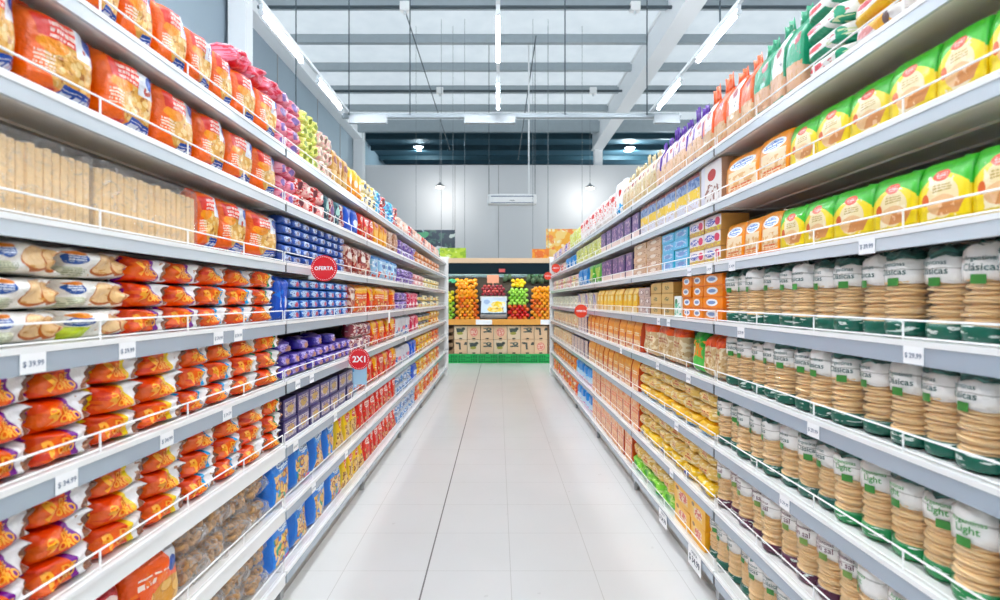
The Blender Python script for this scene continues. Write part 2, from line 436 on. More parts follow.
# toasted bread bags
m = prt('bread_print', 'efece6', [('r', .02, .36, .03, .4, 'd3d4ba', .3), ('n', -1, .4, -1, 2, 4, .6, 'dfdcd2'), ('e', .56, .5, .19, .4, 'b8642f'), ('e', .56, .54, .175, .35, 'ecc99a'), ('e', .76, .48, .13, .36, 'b8642f'), ('e', .77, .52, .115, .31, 'e6bd88'), ('e', .9, .5, .08, .36, 'a95a2a'), ('e', .91, .52, .065, .3, 'e9c596'), ('n', .4, .98, .1, .9, 7, .62, 'd29a5c'),
   ('e', .17, .68, .11, .2, '2b56a0'), ('t', .09, .25, .56, .8, 14, 40, 'e6ecf4'), ('e', .17, .84, .11, .07, 'e8873a'), ('t', .04, .34, .12, .34, 14, 40, '8f9678')], bump=.8, warp=.02, bscale=26)
proto('bread', 'toast_bag', 'bread bag', 'white toasted bread bag', 'toasted bread bags', .3, .075, .14, bag_variants('toast_bag', m, .3, .078, .14, 'h', 4, pe=12, fin=.05, sq=7, nu=16, nv=12, wob=1.5, seals=M['seal_silver']))
m = prt('bread_print_green', 'f2f0ea', [('r', .02, .32, -1, .45, 'c9dc4a'), ('e', .2, .62, .13, .16, '2b5aa8'), ('t', .1, .3, .54, .7, 16, 40, 'eef2f8'), ('e', .2, .82, .13, .1, 'e98a30'), ('e', .64, .45, .16, .36, 'bf6a34'), ('e', .64, .48, .145, .31, 'e8c698'), ('e', .84, .45, .1, .34, 'b0622e'), ('e', .85, .48, .085, .29, 'e6bf8c'), ('n', .45, .98, .1, .9, 7, .62, 'd6a468'), ('n', -1, 2, -1, 2, 4, .66, 'dedbd2')], bump=.8, warp=.02, bscale=26)
proto('breadg', 'toast_bag', 'bread bag', 'white and lime toasted bread bag', 'toasted bread bags', .3, .075, .14, bag_variants('toast_bag', m, .3, .078, .14, 'h', 2, pe=12, fin=.05, sq=7, nu=16, nv=12, wob=1.5, seals=M['seal_silver']))
# generic small bag / pack families
def simple_bag(key, name, cat, look, plural, w, h, d, base, layers, seal='v', k=3, **kw):
    pk = {q: kw.pop(q) for q in ('rough', 'coat', 'bump', 'bscale', 'warp', 'vary') if q in kw}
    m = prt(key + '_print', base, layers, **pk)
    proto(key, name, cat, look, plural, w, h, d, bag_variants(name, m, w, h * 1.02, d, seal, k, **{**dict(nu=10, nv=10, sq=5.0, pe=9, fin=.05), **kw}))
def simple_box(key, name, cat, look, plural, w, h, d, base, layers, side, k=2, bulge=0.0, rnd=.06, taper=0.0, text=None, wob=0.0, n=3, extra=None, smooth=False, **pk):
    pk.setdefault('bump', .12)
    m = prt(key + '_print', base, layers, **pk)
    ms = prt(key + '_side', side, [], **pk)
    proto(key, name, cat, look, plural, w, h, d, brick_variants(name, [m, ms], w, h, d, k, bulge, rnd, taper, text, wob, n, extra, smooth))
simple_bag('pinkred', 'candy_bag', 'food bag', 'red and pink bag lying flat', 'red and pink bags', .18, .08, .1, 'f08aa0', [('n', -1, 2, -1, 2, 4, .5, 'dd4456'), ('n', -1, 2, -1, 2, 5, .64, 'fbdfe4')], 'h', wob=1.4)
simple_bag('pinkpack', 'biscuit_pack', 'biscuit pack', 'pink and purple biscuit pack', 'pink packs', .18, .065, .1, 'eda0b2', [('n', -1, 2, -1, 2, 5, .55, 'd9607e'), ('e', .4, .5, .2, .28, '7d62a6'), ('n', .5, 1, .3, .9, 6, .55, 'f6d4dc'), ('e', .8, .35, .12, .22, 'd83a52')], 'h')
simple_bag('yelgreen', 'snack_bag', 'snack bag', 'yellow green snack bag', 'yellow green bags', .1, .065, .09, 'e8e684', [('n', -1, 2, -1, 2, 7, .54, 'b9cf5e'), ('n', -1, 2, -1, 2, 5, .62, 'f6f3c0'), ('e', .5, .5, .2, .2, '8a9a3c')], 'v')
simple_bag('palebag', 'snack_bag', 'snack bag', 'pale pink and green bag', 'pale bags', .1, .08, .09, 'ecdccb', [('n', -1, 2, -1, 2, 5, .52, 'f0b4b0'), ('n', -1, 2, -1, 2, 6, .6, 'c4d7a8'), ('e', .5, .5, .15, .2, '9a7a6a')], 'v')
simple_bag('tanbag', 'noodle_bag', 'food bag', 'tan noodle bag', 'tan bags', .13, .2, .09, 'cfa05a', [('r', .1, .9, .1, .4, 'e0bb7a'), ('n', -1, 2, .4, 1, 7, .55, 'b57c40'), ('e', .5, .7, .3, .1, '8a3f3a')], 'v')
simple_bag('orgyel', 'noodle_bag', 'food bag', 'orange and yellow bag', 'orange bags', .13, .2, .09, 'f0a22c', [('r', -1, 2, .6, 2, 'f6c94a'), ('n', -1, 2, 0, .5, 7, .56, 'e6781e'), ('e', .5, .5, .25, .12, 'f7ead0')], 'v')
simple_bag('whiyel', 'snack_bag', 'snack bag', 'white and yellow bag', 'white and yellow bags', .1, .085, .09, 'f1ead2', [('n', -1, 2, -1, 2, 6, .55, 'f0d24a'), ('e', .5, .5, .2, .2, '4a5a7a')], 'v')
simple_bag('cyanbag', 'snack_bag', 'snack bag', 'light blue and white bag', 'light blue bags', .12, .1, .09, '5cc3ee', [('n', -1, 2, -1, 2, 4, .56, 'e6f4fb'), ('e', .5, .5, .2, .25, '2c7fc4')], 'v', wob=1.3)
simple_bag('redwhi', 'snack_bag', 'snack bag', 'red and white bag', 'red and white bags', .12, .1, .09, 'd94a44', [('n', -1, 2, -1, 2, 5, .55, 'f6e4de'), ('e', .5, .5, .2, .25, '6a2c3a')], 'v')
simple_bag('palepink', 'wafer_bag', 'wafer bag', 'pale peach wafer bag', 'pale peach bags', .13, .12, .08, 'eeccb8', [('n', -1, 2, -1, 2, 6, .57, 'e08a72'), ('e', .5, .6, .25, .2, 'f7eee6'), ('n', -1, 2, 0, .4, 7, .62, 'b79ac0')], 'v')
simple_bag('tealdark', 'snack_bag', 'snack bag', 'dark teal patterned bag', 'dark teal bags', .12, .14, .08, '3d6f78', [('n', -1, 2, -1, 2, 6, .55, '1e2f44'), ('e', .5, .6, .25, .16, 'a9d6cc'), ('n', -1, 2, 0, .45, 8, .6, 'e8d8d0')], 'v')
simple_bag('bluebag', 'cookie_bag', 'cookie bag', 'royal blue bag', 'royal blue bags', .13, .16, .08, '1c56c8', [('n', -1, 2, -1, 2, 5, .6, '3e86e8'), ('e', .5, .45, .25, .14, 'e7edf8')], 'v', seals=plain('seal_bluebag', '1a50b8', .3))
simple_bag('redbag', 'cookie_bag', 'cookie bag', 'red cookie bag', 'red cookie bags', .14, .18, .08, 'd92b22', [('n', -1, 2, -1, 2, 5, .58, 'f0583a'), ('e', .5, .72, .36, .12, 'fbe6da'), ('t', .2, .8, .66, .78, 14, 16, 'd02a22'), ('s', .06, .94, .05, .52, 5, .42, '8e4030'), ('s', .06, .94, .05, .52, 5, .28, 'e8b27c'), ('n', .06, .94, .05, .55, 8, .6, 'd3382a')], 'v', k=4, seals=plain('seal_redbag', 'c92820', .3))
simple_bag('redcream', 'cookie_bag', 'cookie bag', 'dark red and cream bag', 'dark red and cream bags', .14, .18, .08, '8c3430', [('n', -1, 2, -1, 2, 5, .52, 'd9b7a4'), ('e', .5, .62, .3, .12, 'f2e8e0'), ('s', .1, .9, .08, .45, 6, .26, 'b8352c')], 'v', seals=plain('seal_redcream', '8a3834', .3))
simple_bag('noodle', 'noodle_bag', 'food bag', 'amber noodle bag', 'amber noodle bags', .14, .2, .09, 'e8941e', [('r', .15, .85, .1, .6, 'f0b64a'), ('e', .5, .78, .3, .08, 'c6301e')], 'v')
simple_bag('brownbag', 'cookie_bag', 'cookie bag', 'brown speckled bag', 'brown speckled bags', .13, .19, .08, 'b98a6e', [('n', -1, 2, -1, 2, 9, .55, '8a5a48'), ('n', -1, 2, -1, 2, 8, .6, 'ead2c0')], 'v')
simple_bag('purplemini', 'wafer_pack', 'wafer pack', 'purple and white wafer pack', 'purple wafer packs', .12, .07, .08, '7a5cb0', [('n', -1, 2, -1, 2, 5, .55, 'd9c9ec'), ('e', .5, .5, .2, .2, '42306e')], 'h')
simple_bag('pinkwhite', 'wafer_pack', 'wafer pack', 'pink and cream wafer pack', 'pink wafer packs', .12, .07, .08, 'f0c4bc', [('n', -1, 2, -1, 2, 5, .56, 'de5a74'), ('e', .5, .5, .2, .2, 'fbf3ea')], 'h')
simple_bag('yelwhite', 'wafer_pack', 'wafer pack', 'cream and yellow wafer pack', 'cream wafer packs', .12, .065, .08, 'f3e3a0', [('n', -1, 2, -1, 2, 6, .55, 'faf6e6'), ('e', .5, .5, .2, .2, '5d6a7a'), ('r', -1, 2, -1, .2, 'f2cf5a')], 'h')
simple_bag('orangemini', 'wafer_pack', 'wafer pack', 'orange and brown wafer pack', 'orange wafer packs', .12, .065, .08, 'e79a5e', [('n', -1, 2, -1, 2, 6, .56, 'a85a34'), ('e', .5, .5, .2, .2, 'f8e8d6')], 'h')
simple_bag('lightblue', 'cookie_bag', 'cookie bag', 'icy blue and red bag', 'icy blue bags', .13, .17, .08, '9cc6e2', [('n', -1, 2, .3, 1, 5, .55, 'e4eff6'), ('n', -1, 2, -1, .4, 6, .55, 'd8604e'), ('r', -1, 2, .82, 2, '3f7fbe'), ('e', .5, .6, .3, .1, '3d6fb4')], 'v', seals=plain('seal_lightblue', '8fbcdc', .3))
simple_bag('bluemini', 'cake_pack', 'small cake pack', 'small blue cake pack', 'small blue cake packs', .12, .042, .07, '3b62b4', [('e', .5, .5, .3, .3, 'b8c8e8'), ('n', .1, .9, -1, 2, 8, .56, '223a78'), ('e', .62, .5, .1, .2, '7d6a72'), ('r', -1, .1, -1, 2, '2a4690'), ('r', .9, 2, -1, 2, '2a4690')], 'h', wob=.7)
simple_bag('bluemini2', 'cake_pack', 'small cake pack', 'small sky blue cake pack', 'small sky blue cake packs', .12, .045, .07, '4a84d0', [('e', .4, .5, .3, .34, 'bcd8f2'), ('n', .1, .9, -1, 2, 8, .57, '27489c'), ('e', .66, .45, .12, .26, 'c85a70'), ('r', -1, .1, -1, 2, '2a4fa0')], 'h', wob=.7)
simple_bag('purpmini', 'cake_pack', 'small cake pack', 'small violet cake pack', 'small violet cake packs', .13, .055, .09, '5b4aa6', [('e', .45, .55, .32, .34, 'b4a2d8'), ('t', .25, .7, .45, .75, 7, 14, '4a2f96'), ('e', .68, .42, .17, .28, 'c08c70'), ('n', 0, 1, -1, 2, 6, .6, '7a66c0'), ('r', -1, .08, -1, 2, '3a3090')], 'h', wob=1.2, k=4)
simple_bag('orgbag', 'cookie_bag', 'cookie bag', 'orange and yellow cookie bag', 'orange cookie bags', .13, .18, .08, 'e25a22', [('r', -1, 2, .72, 2, 'f0b428'), ('n', -1, 2, -1, 2, 5, .57, 'f3a04a'), ('s', .06, .94, .05, .5, 5, .42, 'b06030'), ('s', .06, .94, .05, .5, 5, .27, 'f0c88c'), ('t', .15, .85, .54, .7, 12, 18, 'fbeada'), ('n', -1, 2, -1, 2, 8, .65, 'd8401c')], 'v', k=4, seals=plain('seal_orgbag', 'd8601f', .3))
simple_bag('redyel', 'cookie_bag', 'cookie bag', 'red and gold cookie bag', 'red and gold bags', .13, .19, .08, 'd8362a', [('r', .2, .75, .45, 1.2, 'efb224', .2), ('n', -1, 2, -1, 2, 5, .58, 'f0744a'), ('s', .06, .94, .04, .46, 5, .4, 'a4502e'), ('s', .06, .94, .04, .46, 5, .25, 'f2c58a'), ('t', .15, .85, .5, .7, 12, 18, 'fbe9dc'), ('n', -1, 2, -1, .6, 8, .62, 'c22c22')], 'v', k=4, seals=plain('seal_redyel', 'cc3424', .3))
simple_bag('mixred', 'cookie_bag', 'cookie bag', 'burgundy and white bag', 'burgundy and white bags', .1, .09, .08, '9a4650', [('n', -1, 2, -1, 2, 5, .52, 'eadcd6'), ('e', .5, .5, .2, .2, '6b4a80')], 'v')
simple_bag('greywhi', 'cookie_bag', 'cookie bag', 'pale grey and blue bag', 'pale grey bags', .12, .17, .08, 'd4d6dc', [('n', -1, 2, 0, .5, 5, .55, '4c74b4'), ('r', -1, 2, .85, 2, 'b9bcc6'), ('e', .5, .4, .25, .1, 'e8788a')], 'v')
simple_bag('pinkbag', 'cookie_bag', 'cookie bag', 'raspberry pink bag', 'raspberry pink bags', .12, .17, .08, 'd8395e', [('n', -1, 2, -1, 2, 5, .57, 'f0a8b8'), ('e', .5, .3, .3, .12, 'f6e6ea')], 'v')
simple_bag('darkyel', 'cookie_bag', 'cookie bag', 'yellow bag with dark top', 'yellow bags', .1, .085, .08, 'edc868', [('r', -1, 2, .62, 2, '4c5260'), ('n', -1, 2, -1, .6, 6, .56, 'faf0cf'), ('e', .5, .4, .2, .15, 'e0782e')], 'v')
simple_bag('yelorg', 'cookie_bag', 'cookie bag', 'yellow and orange bag', 'yellow and orange bags', .1, .09, .08, 'f0c63a', [('n', -1, 2, -1, 2, 5, .53, 'dd5a28'), ('s', .1, .9, .1, .6, 6, .26, 'a35a3a'), ('e', .5, .65, .25, .15, 'fbf0d0')], 'v')
simple_bag('bluewhi', 'cookie_bag', 'cookie bag', 'steel blue and white bag', 'steel blue bags', .1, .085, .08, '6d97c8', [('n', -1, 2, -1, 2, 5, .52, 'dbe2ec'), ('e', .5, .4, .2, .2, '2f4f8c'), ('r', -1, 2, .8, 2, 'b9c2cc')], 'v')
simple_bag('redorg', 'cookie_bag', 'cookie bag', 'red and orange bag', 'red and orange bags', .1, .085, .08, 'df4626', [('n', -1, 2, -1, 2, 5, .54, 'f2a24c'), ('e', .5, .5, .2, .2, 'fbe6d0')], 'v')
# blue cookie bags with coloured cookies
m = prt('bluecookie', '1a80dc', [('n', .2, .98, .08, .66, 4, .47, 'ecc88e'), ('s', .2, .96, .08, .68, 5, .4, '9a4a34'), ('s', .2, .96, .08, .68, 5, .27, 'e2b060'), ('n', .2, .96, .08, .68, 6, .6, '3f9a78'), ('n', .2, .96, .08, .68, 7, .64, 'f3d24a'), ('n', .2, .96, .06, .5, 9, .66, '2a2440'),
   ('n', .18, 2, .7, 1, 5, .56, '66b4ee'), ('e', .6, .83, .24, .1, 'd9ecf8'), ('t', .4, .8, .77, .9, 14, 20, '2a6ab8'), ('e', .78, .1, .16, .07, 'e7418c'), ('t', .2, .6, .04, .14, 16, 26, 'eef4fa'), ('r', -1, .14, -1, 2, '0f6fd2')], bump=.7, bscale=30, warp=.05)
proto('bluecookie', 'cookie_bag', 'cookie bag', 'bright blue mixed cookie bag', 'bright blue cookie bags', .19, .2, .1, bag_variants('cookie_bag', m, .19, .205, .10, 'v', 4, pe=9, sq=4.5, fin=.05, seals=plain('seal_blue', '1a74d0', .3)))
m = prt('yellowcookie', 'f4c81a', [('r', .14, 2, -1, .52, 'e8c07a', .1), ('s', .1, .96, .05, .56, 5, .42, '7a3b28'), ('s', .1, .96, .05, .56, 5, .24, 'd9a468'), ('n', .1, .96, .05, .6, 7, .6, 'f2dc8a'), ('e', .5, .74, .3, .14, 'e03a2c'), ('t', .26, .74, .68, .8, 12, 16, 'f9e2d4'), ('n', -1, 2, .5, 1, 5, .62, 'f8e05a'), ('r', -1, .08, -1, 2, 'e6c414')], bump=.7, warp=.05)
proto('yellowcookie', 'cookie_bag', 'cookie bag', 'yellow chocolate cookie bag', 'yellow cookie bags', .15, .2, .09, bag_variants('cookie_bag', m, .15, .205, .09, 'v', 4, pe=9, sq=4.5, fin=.05, seals=plain('seal_yellow', 'e8c418', .3)))
m = prt('cracker_window', 'ee5c1c', [('e', .66, .28, .32, .3, 'd79a4a'), ('s', .36, .97, .03, .54, 4, .44, 'c98a3c'), ('s', .36, .97, .03, .54, 4, .36, 'e8bb70'), ('r', .62, 2, .66, 2, 'cfd2d8'), ('n', .62, 1, .6, 1, 7, .6, 'f0f0f2'), ('e', .7, .74, .12, .1, '2b4f9c'), ('t', .14, .58, .58, .74, 9, 18, 'f9e2d4'), ('n', -1, .6, -1, 2, 4, .6, 'f4782a'), ('e', .82, .05, .16, .1, '2350a2'), ('r', -1, .16, -1, .55, 'd03a22')], bump=.8, warp=.03)
proto('crackerbag', 'cracker_bag', 'cracker bag', 'orange bag with cracker window', 'orange cracker bags', .19, .2, .1, bag_variants('cracker_bag', m, .19, .2, .11, 'v', 2, pe=9, sq=4.5, fin=.05, seals=plain('seal_clear', 'd2d4da', .2)))
simple_bag('redsnack', 'snack_bag', 'snack bag', 'crimson snack bag', 'crimson snack bags', .18, .2, .1, 'c62a34', [('n', 0, 1, 0, .7, 7, .52, 'e9b8ac'), ('e', .5, .8, .35, .1, 'f2d8d4')], 'v', bump=.6, seals=plain('seal_redsnack', 'b82a34', .3))
# chocolate boxes
simple_box('chocbox', 'chocolate_box', 'sweets box', 'dark purple chocolate box', 'dark purple chocolate boxes', .11, .09, .1, '3a2a6c', [('r', .1, .92, .14, .86, '9c8ca6'), ('n', .1, .92, .14, .86, 6, .5, 'c9bcb4'), ('e', .52, .5, .26, .24, 'c8a24e'), ('t', .2, .8, .62, .8, 10, 14, '4a2c70'), ('n', .1, .9, .15, .85, 9, .6, '6a4a86')], '2a2050')
# soda cracker slabs in clear film
M['clear_film'] = film('clear_film', .17, 'ffffff', .06, 34)
M['cookie_film'] = film('cookie_film', .23, 'ffffff', .06, 20)
M['tube_film'] = film('tube_film', .07, 'ffffff', .07, 40)
def soda(seed):
    R = random.Random(seed); mb = MB(); w, h, d = .36, .165, .1
    n = 17
    prof = []
    for k in range(n):
        x0 = -w / 2 + w * k / n; x1 = x0 + w / n
        dz = R.uniform(-.003, .003); dy = R.uniform(-.002, .002)
        for (x, q) in ((x0 + .0008, .005), (x0 + .002, .0012), (x0 + .006, 0), (x1 - .006, 0), (x1 - .002, .0012), (x1 - .0008, .005)): prof.append((x, q, dz, dy))
    vs = []; fs = []
    for (x, q, dz, dy) in prof:
        vs += [(x, -d / 2 + q + dy, .008 + q), (x, d / 2 - q, .008 + q), (x, d / 2 - q, h - q + dz), (x, -d / 2 + q + dy, h - q + dz)]
    for i in range(len(prof) - 1):
        for j in range(4): fs.append((i * 4 + j, i * 4 + (j + 1) % 4, i * 4 + 4 + (j + 1) % 4, i * 4 + 4 + j)[::-1])
    fs += [(0, 1, 2, 3), tuple(len(vs) - 4 + j for j in (3, 2, 1, 0))]
    mb.add(vs, fs)
    o = mb.obj('soda_cracker_pack', plain('soda_cracker', 'f4cf96', .6, noise=.2, nscale=30, bump=.3, bscale=150), link=False)
    b, _ = brick(w + .016, h + .02, d + .016, .0, .1, 14, 0, seed, .008)
    f = b.obj('clear_wrapper', [M['clear_film'], M['clear_film']], o, True, False); f['label'] = 'clear film wrapper'
    top = MB(); k = 14
    vs = [(-w / 2 + w * i / k, -.03 + .012 * math.sin(i * 1.9), h + .004) for i in range(k + 1)] + [(-w / 2 + w * i / k + .01, .0 + .02 * math.sin(i * 1.3), h + .016 + .008 * math.sin(i * 2.3)) for i in range(k + 1)] + [(-w / 2 + w * i / k, .035 + .01 * math.sin(i * 1.1), h + .004) for i in range(k + 1)]
    top.add(vs, [(r * (k + 1) + i, r * (k + 1) + i + 1, (r + 1) * (k + 1) + i + 1, (r + 1) * (k + 1) + i) for r in (0, 1) for i in range(k)])
    top.obj('film_fold', M['clear_film'], o, True, False)
    return o
proto('soda', 'soda_cracker_pack', 'cracker pack', 'long clear pack of soda crackers', 'soda cracker packs', .376, .18, .122, [soda(1), soda(2)])
# clear bags of ring cookies
M['ring_cookie'] = plain('ring_cookie', 'e0ae74', .7, noise=.4, nscale=25, bump=.4, bscale=60)
def ringbag(seed):
    R = random.Random(seed); w, h, d = .2, .11, .13
    mb, _ = pillow(w, h, d, 'v' if seed % 2 else 'h', 12, 10, seed, 2.2, 6, .08)
    o = mb.obj('cookie_bag', M['cookie_film'], smooth=True, link=False)
    c = MB()
    for ix in range(4):
        for iz in range(2):
            for iy in range(2):
                cx, cy, cz = (ix - 1.5) * .042 + R.uniform(-.006, .006), (iy - .5) * .05 - .004, .033 + iz * .042 + R.uniform(-.004, .004)
                rm = Euler((R.uniform(0, 3), R.uniform(0, 3), R.uniform(0, 3))).to_matrix()
                n, k = 10, 6; vs = []; fs = []
                for a in range(n):
                    for b in range(k):
                        A, B = 2 * PI * a / n, 2 * PI * b / k
                        p = Vector(((.0135 + .0085 * math.cos(B)) * math.cos(A), (.0135 + .0085 * math.cos(B)) * math.sin(A), .0085 * math.sin(B)))
                        p = rm @ p; vs.append((cx + p.x, cy + p.y, cz + p.z))
                        fs.append((a * k + b, ((a + 1) % n) * k + b, ((a + 1) % n) * k + (b + 1) % k, a * k + (b + 1) % k))
                c.add(vs, fs)
    f = c.obj('ring_cookies', M['ring_cookie'], o, True, False); f['kind'] = 'stuff'
    return o
proto('ringbag', 'clear_cookie_bag', 'cookie bag', 'clear bag of brown ring cookies', 'clear bags of ring cookies', .2, .11, .13, [ringbag(s) for s in (1, 2, 3, 4)])
# cracker tubes
M['cracker'] = plain('cracker_baked', 'fcd394', .42, coat=.9, noise=.22, nscale=45, bump=.2, bscale=120)
def tube_variants(key, band, ink, word, look):
    bandm = prt('band_' + key, band, [('n', -1, 2, .3, .75, 7, .6, 'dfe8e2')], warp=.02, bump=.3)
    filmm = prt('film_' + key, 'f6f3ef', [('n', -1, 2, .78, 1.2, 4, .5, '8d9a94'), ('r', -1, 2, .3, .33, 'c2beb8')], bump=.6, bscale=26, warp=.02, rough=.22)
    crown = prt('crown_' + key, '1d4a42' if ink != 'p' else 'cfc8c6', [('n', -1, 2, -1, 2, 5, .55, '3d6f66' if ink != 'p' else 'a8a2a4')], bump=.6, bscale=30)
    patch = plain('patch_' + key, '3f8a3a' if ink != 'p' else '7a9a4a', .35)
    inkm = {'g': M['green_ink'], 't': M['teal_ink'], 'p': plain('plum_ink', '6b3a4c', .4)}[ink]
    out = []
    for s in range(4):
        R = random.Random(s + key_seed(key))
        prof = []; r0 = .044; z = .034
        n = 11
        for k in range(n):
            rr = r0 * (1 + R.uniform(-.07, .03)); hh = .0092
            prof += [(rr * .74, z + .0004), (rr * .97, z + hh * .2), (rr, z + hh * .45), (rr * .97, z + hh * .7), (rr * .74, z + hh * .97)]; z += hh
        mb = MB(); mb.lathe(prof, 18)
        for i, v in enumerate(mb.v):
            k = (i // 18) // 5
            a = key_seed('ab') + k * 2.4
            mb.v[i] = (v[0] + .0028 * math.cos(a + s), v[1] + .0028 * math.sin(a + s), v[2] + v[0] * .07 * math.sin(a) + v[1] * .05 * math.cos(a * 1.7))
        o = mb.obj('cracker_tube', M['cracker'], smooth=True, link=False)
        b = MB(); b.lathe([(.03, .0), (.044, .004), (.047, .016), (.047, .03), (.0455, .038)], 18); b.obj('printed_base', bandm, o, True, False)
        zt = z - .002
        fl = s % 2
        f = MB(); rz = [(.0465, zt - .004), (.0475, zt + .015), (.047, zt + .036), (.0455, zt + .047), (.041, zt + .053)] if fl == 0 else [(.0465, zt - .004), (.0475, zt + .016), (.047, zt + .042), (.0455, zt + .057), (.039, zt + .066), (.025, zt + .071)]
        crum = lambda x, y, zz, q: (x * (1 + q * math.sin(7 * math.atan2(y, x) + s) + q * .7 * math.sin(11 * math.atan2(y, x) + 40 * zz)), y * (1 + q * math.sin(7 * math.atan2(y, x) + s)), zz + q * .05 * math.sin(5 * math.atan2(y, x)))
        f.lathe(rz, 20)
        f.v = [crum(x, y, zz + (.004 * math.sin(3 * math.atan2(y, x)) if zz < zt else 0), .07 * max(0, (zz - zt) / .07)) for x, y, zz in f.v]
        f.obj('printed_film', filmm, o, True, False)
        if fl == 0:
            g = MB(); g.lathe([(.041, zt + .05), (.043, zt + .058), (.04, zt + .067), (.03, zt + .073), (.012, zt + .077)], 20); g.v = [crum(x, y, zz, .09) for x, y, zz in g.v]
            g.obj('gathered_top', crown, o, True, False)
        else: seal_fin(o, .06, zt + .066, crown, .012, 'gathered_top')
        wv = MB(); wv.lathe([(.0468, .034), (.0462, .05), (.0474, .066), (.046, .085), (.0472, .104), (.0466, .12), (.047, zt)], 20, cap=False)
        wv.v = [crum(x, y, zz, .018) for x, y, zz in wv.v]
        wv.obj('clear_wrap', M['tube_film'], o, True, False)
        p = MB(); na = 6; a0 = R.uniform(-.35, .1)
        pv = [(.0486 * math.sin(a0 + .55 * i / na), -.0486 * math.cos(a0 + .55 * i / na), zz) for zz in (zt - .012, zt + .007) for i in range(na + 1)]
        p.add(pv, [(i, i + 1, na + 2 + i, na + 1 + i) for i in range(na)])
        p.obj('seal_patch', patch, o, False, False)
        cyl = lambda x, zz: (.0487 * math.sin(x / .0487), -.0492 * math.cos(x / .0487), zz)
        text_mesh(word, .0083 * len(word), inkm, lambda x, q: cyl(x + .004, zt + .022 + q), .01, parent=o, link=False)
        text_mesh('Argentinas', .062, inkm, lambda x, q: cyl(x + .004, zt + .039 + q), .01, parent=o, link=False)
        out.append(o)
    proto(key, 'cracker_tube', 'cracker pack', look, 'tubes of round crackers', .095, .214, .095, out)
tube_variants('tube', '14604e', 't', 'Clásicas', 'cracker tube with dark green base')
tube_variants('tubelight', '1d8a4a', 'g', 'Light', 'cracker tube with bright green base')
tube_variants('tubeplum', '5a2440', 'p', 'Sin sal', 'cracker tube with plum base')
# yellow and green bags
def fold_top(o, s):
    seal_fin(o, .12, .138, P_fold, .012)
P_fold = plain('green_fold', '3aa53c', .35)
m = prt('yelgreenpack', 'f2d50e', [('arc', .80, .9, '4cb83c'), ('e', .5, .42, .33, .32, 'efdcae'), ('n', .2, .8, .1, .8, 4, .56, 'f4e6c4'), ('e', .5, .3, .3, .16, 'e9c090'), ('r', .32, .74, .14, .36, 'd59460', -.55), ('e', .16, .42, .08, .1, 'd96a3c'), ('e', .48, .78, .17, .09, 'e2502f'), ('t', .38, .6, .74, .82, 24, 22, 'f4d0c4'), ('t', .32, .7, .5, .66, 22, 40, 'b89a50'), ('n', .3, .75, .14, .4, 7, .6, 'f0c8a0'), ('r', -1, 2, -1, .1, 'e0c412')], warp=.02, bump=.25, bscale=30)
ms = prt('yelgreenside', '3fae3a', [('r', -1, 2, -1, .55, 'eccb10'), ('r', .2, .8, .2, .5, 'd8bc30')], warp=.03, bump=.25)
proto('yg', 'yellow_green_bag', 'food bag', 'yellow and green toast bag', 'yellow and green bags', .135, .15, .09, brick_variants('toast_bag', [m, ms], .135, .142, .09, 3, .03, .06, .3, None, .008, 6, fold_top))
P['yg']['name'] = 'toast_bag'
m = prt('orgbluepack', 'f0993a', [('r', .08, .92, .06, .62, 'f3dcb8'), ('n', .08, .92, .06, .5, 5, .52, 'e2b47c'), ('e', .5, .76, .4, .14, 'f4f4f6'), ('e', .5, .76, .33, .095, '5f86c8'), ('t', .2, .82, .69, .83, 14, 12, 'eef2fa'), ('t', .15, .8, .12, .24, 14, 16, 'e06a2c'), ('r', -1, 2, -1, .1, 'ea8226')], warp=.02, bump=.25)
ms = prt('orgblueside', 'f08a1c', [('e', .5, .5, .3, .06, 'cfc4b4')], bump=.25)
proto('orgblue', 'toast_bag', 'food bag', 'orange bag with blue emblem', 'orange bags with blue emblem', .15, .16, .1, brick_variants('toast_bag', [m, ms], .15, .152, .1, 3, .03, .07, .3, None, .012, 6, lambda o, s: seal_fin(o, .13, .147, ms, .012)))
# right top shelf
simple_bag('whigreen', 'toast_pack', 'food pack', 'long white and green pack', 'long white and green packs', .32, .055, .12, 'ecebe6', [('r', -1, 2, -1, .3, '1f8f68', .1), ('n', .05, .95, .35, .9, 9, .6, 'd96a70'), ('e', .35, .6, .22, .14, 'd8414c'), ('r', .66, .78, -1, 2, 'f0eee8', .3), ('e', .85, .5, .07, .3, '2f9a72'), ('n', .6, 1, -1, 2, 6, .6, 'd0dcae')], 'h', wob=.4, pe=8, seals=plain('seal_whigreen', 'e8e6e0', .3))
simple_bag('whiyellong', 'toast_pack', 'food pack', 'long white and yellow pack', 'long white and yellow packs', .32, .055, .12, 'efeae0', [('r', -1, 2, -1, .42, 'f2bc2a', .15), ('n', .05, .95, .45, .95, 9, .6, 'd98a70'), ('e', .4, .7, .22, .12, 'd9545c'), ('n', .6, 1, -1, 2, 6, .6, 'e9a02a')], 'h', wob=.4, pe=8, seals=plain('seal_whiyellong', 'ece4d4', .3))
simple_bag('whigrey', 'toast_pack', 'food pack', 'long white and grey pack', 'long white and grey packs', .32, .055, .12, 'e6e0dc', [('n', .05, .95, .1, .9, 8, .6, 'a89a98'), ('e', .35, .55, .2, .18, 'd07a78'), ('r', .62, .9, -1, 2, 'f0b23a', .3), ('e', .72, .5, .05, .3, '6f5a58')], 'h', wob=.4, pe=8, seals=plain('seal_whigrey', 'e0dad4', .3))
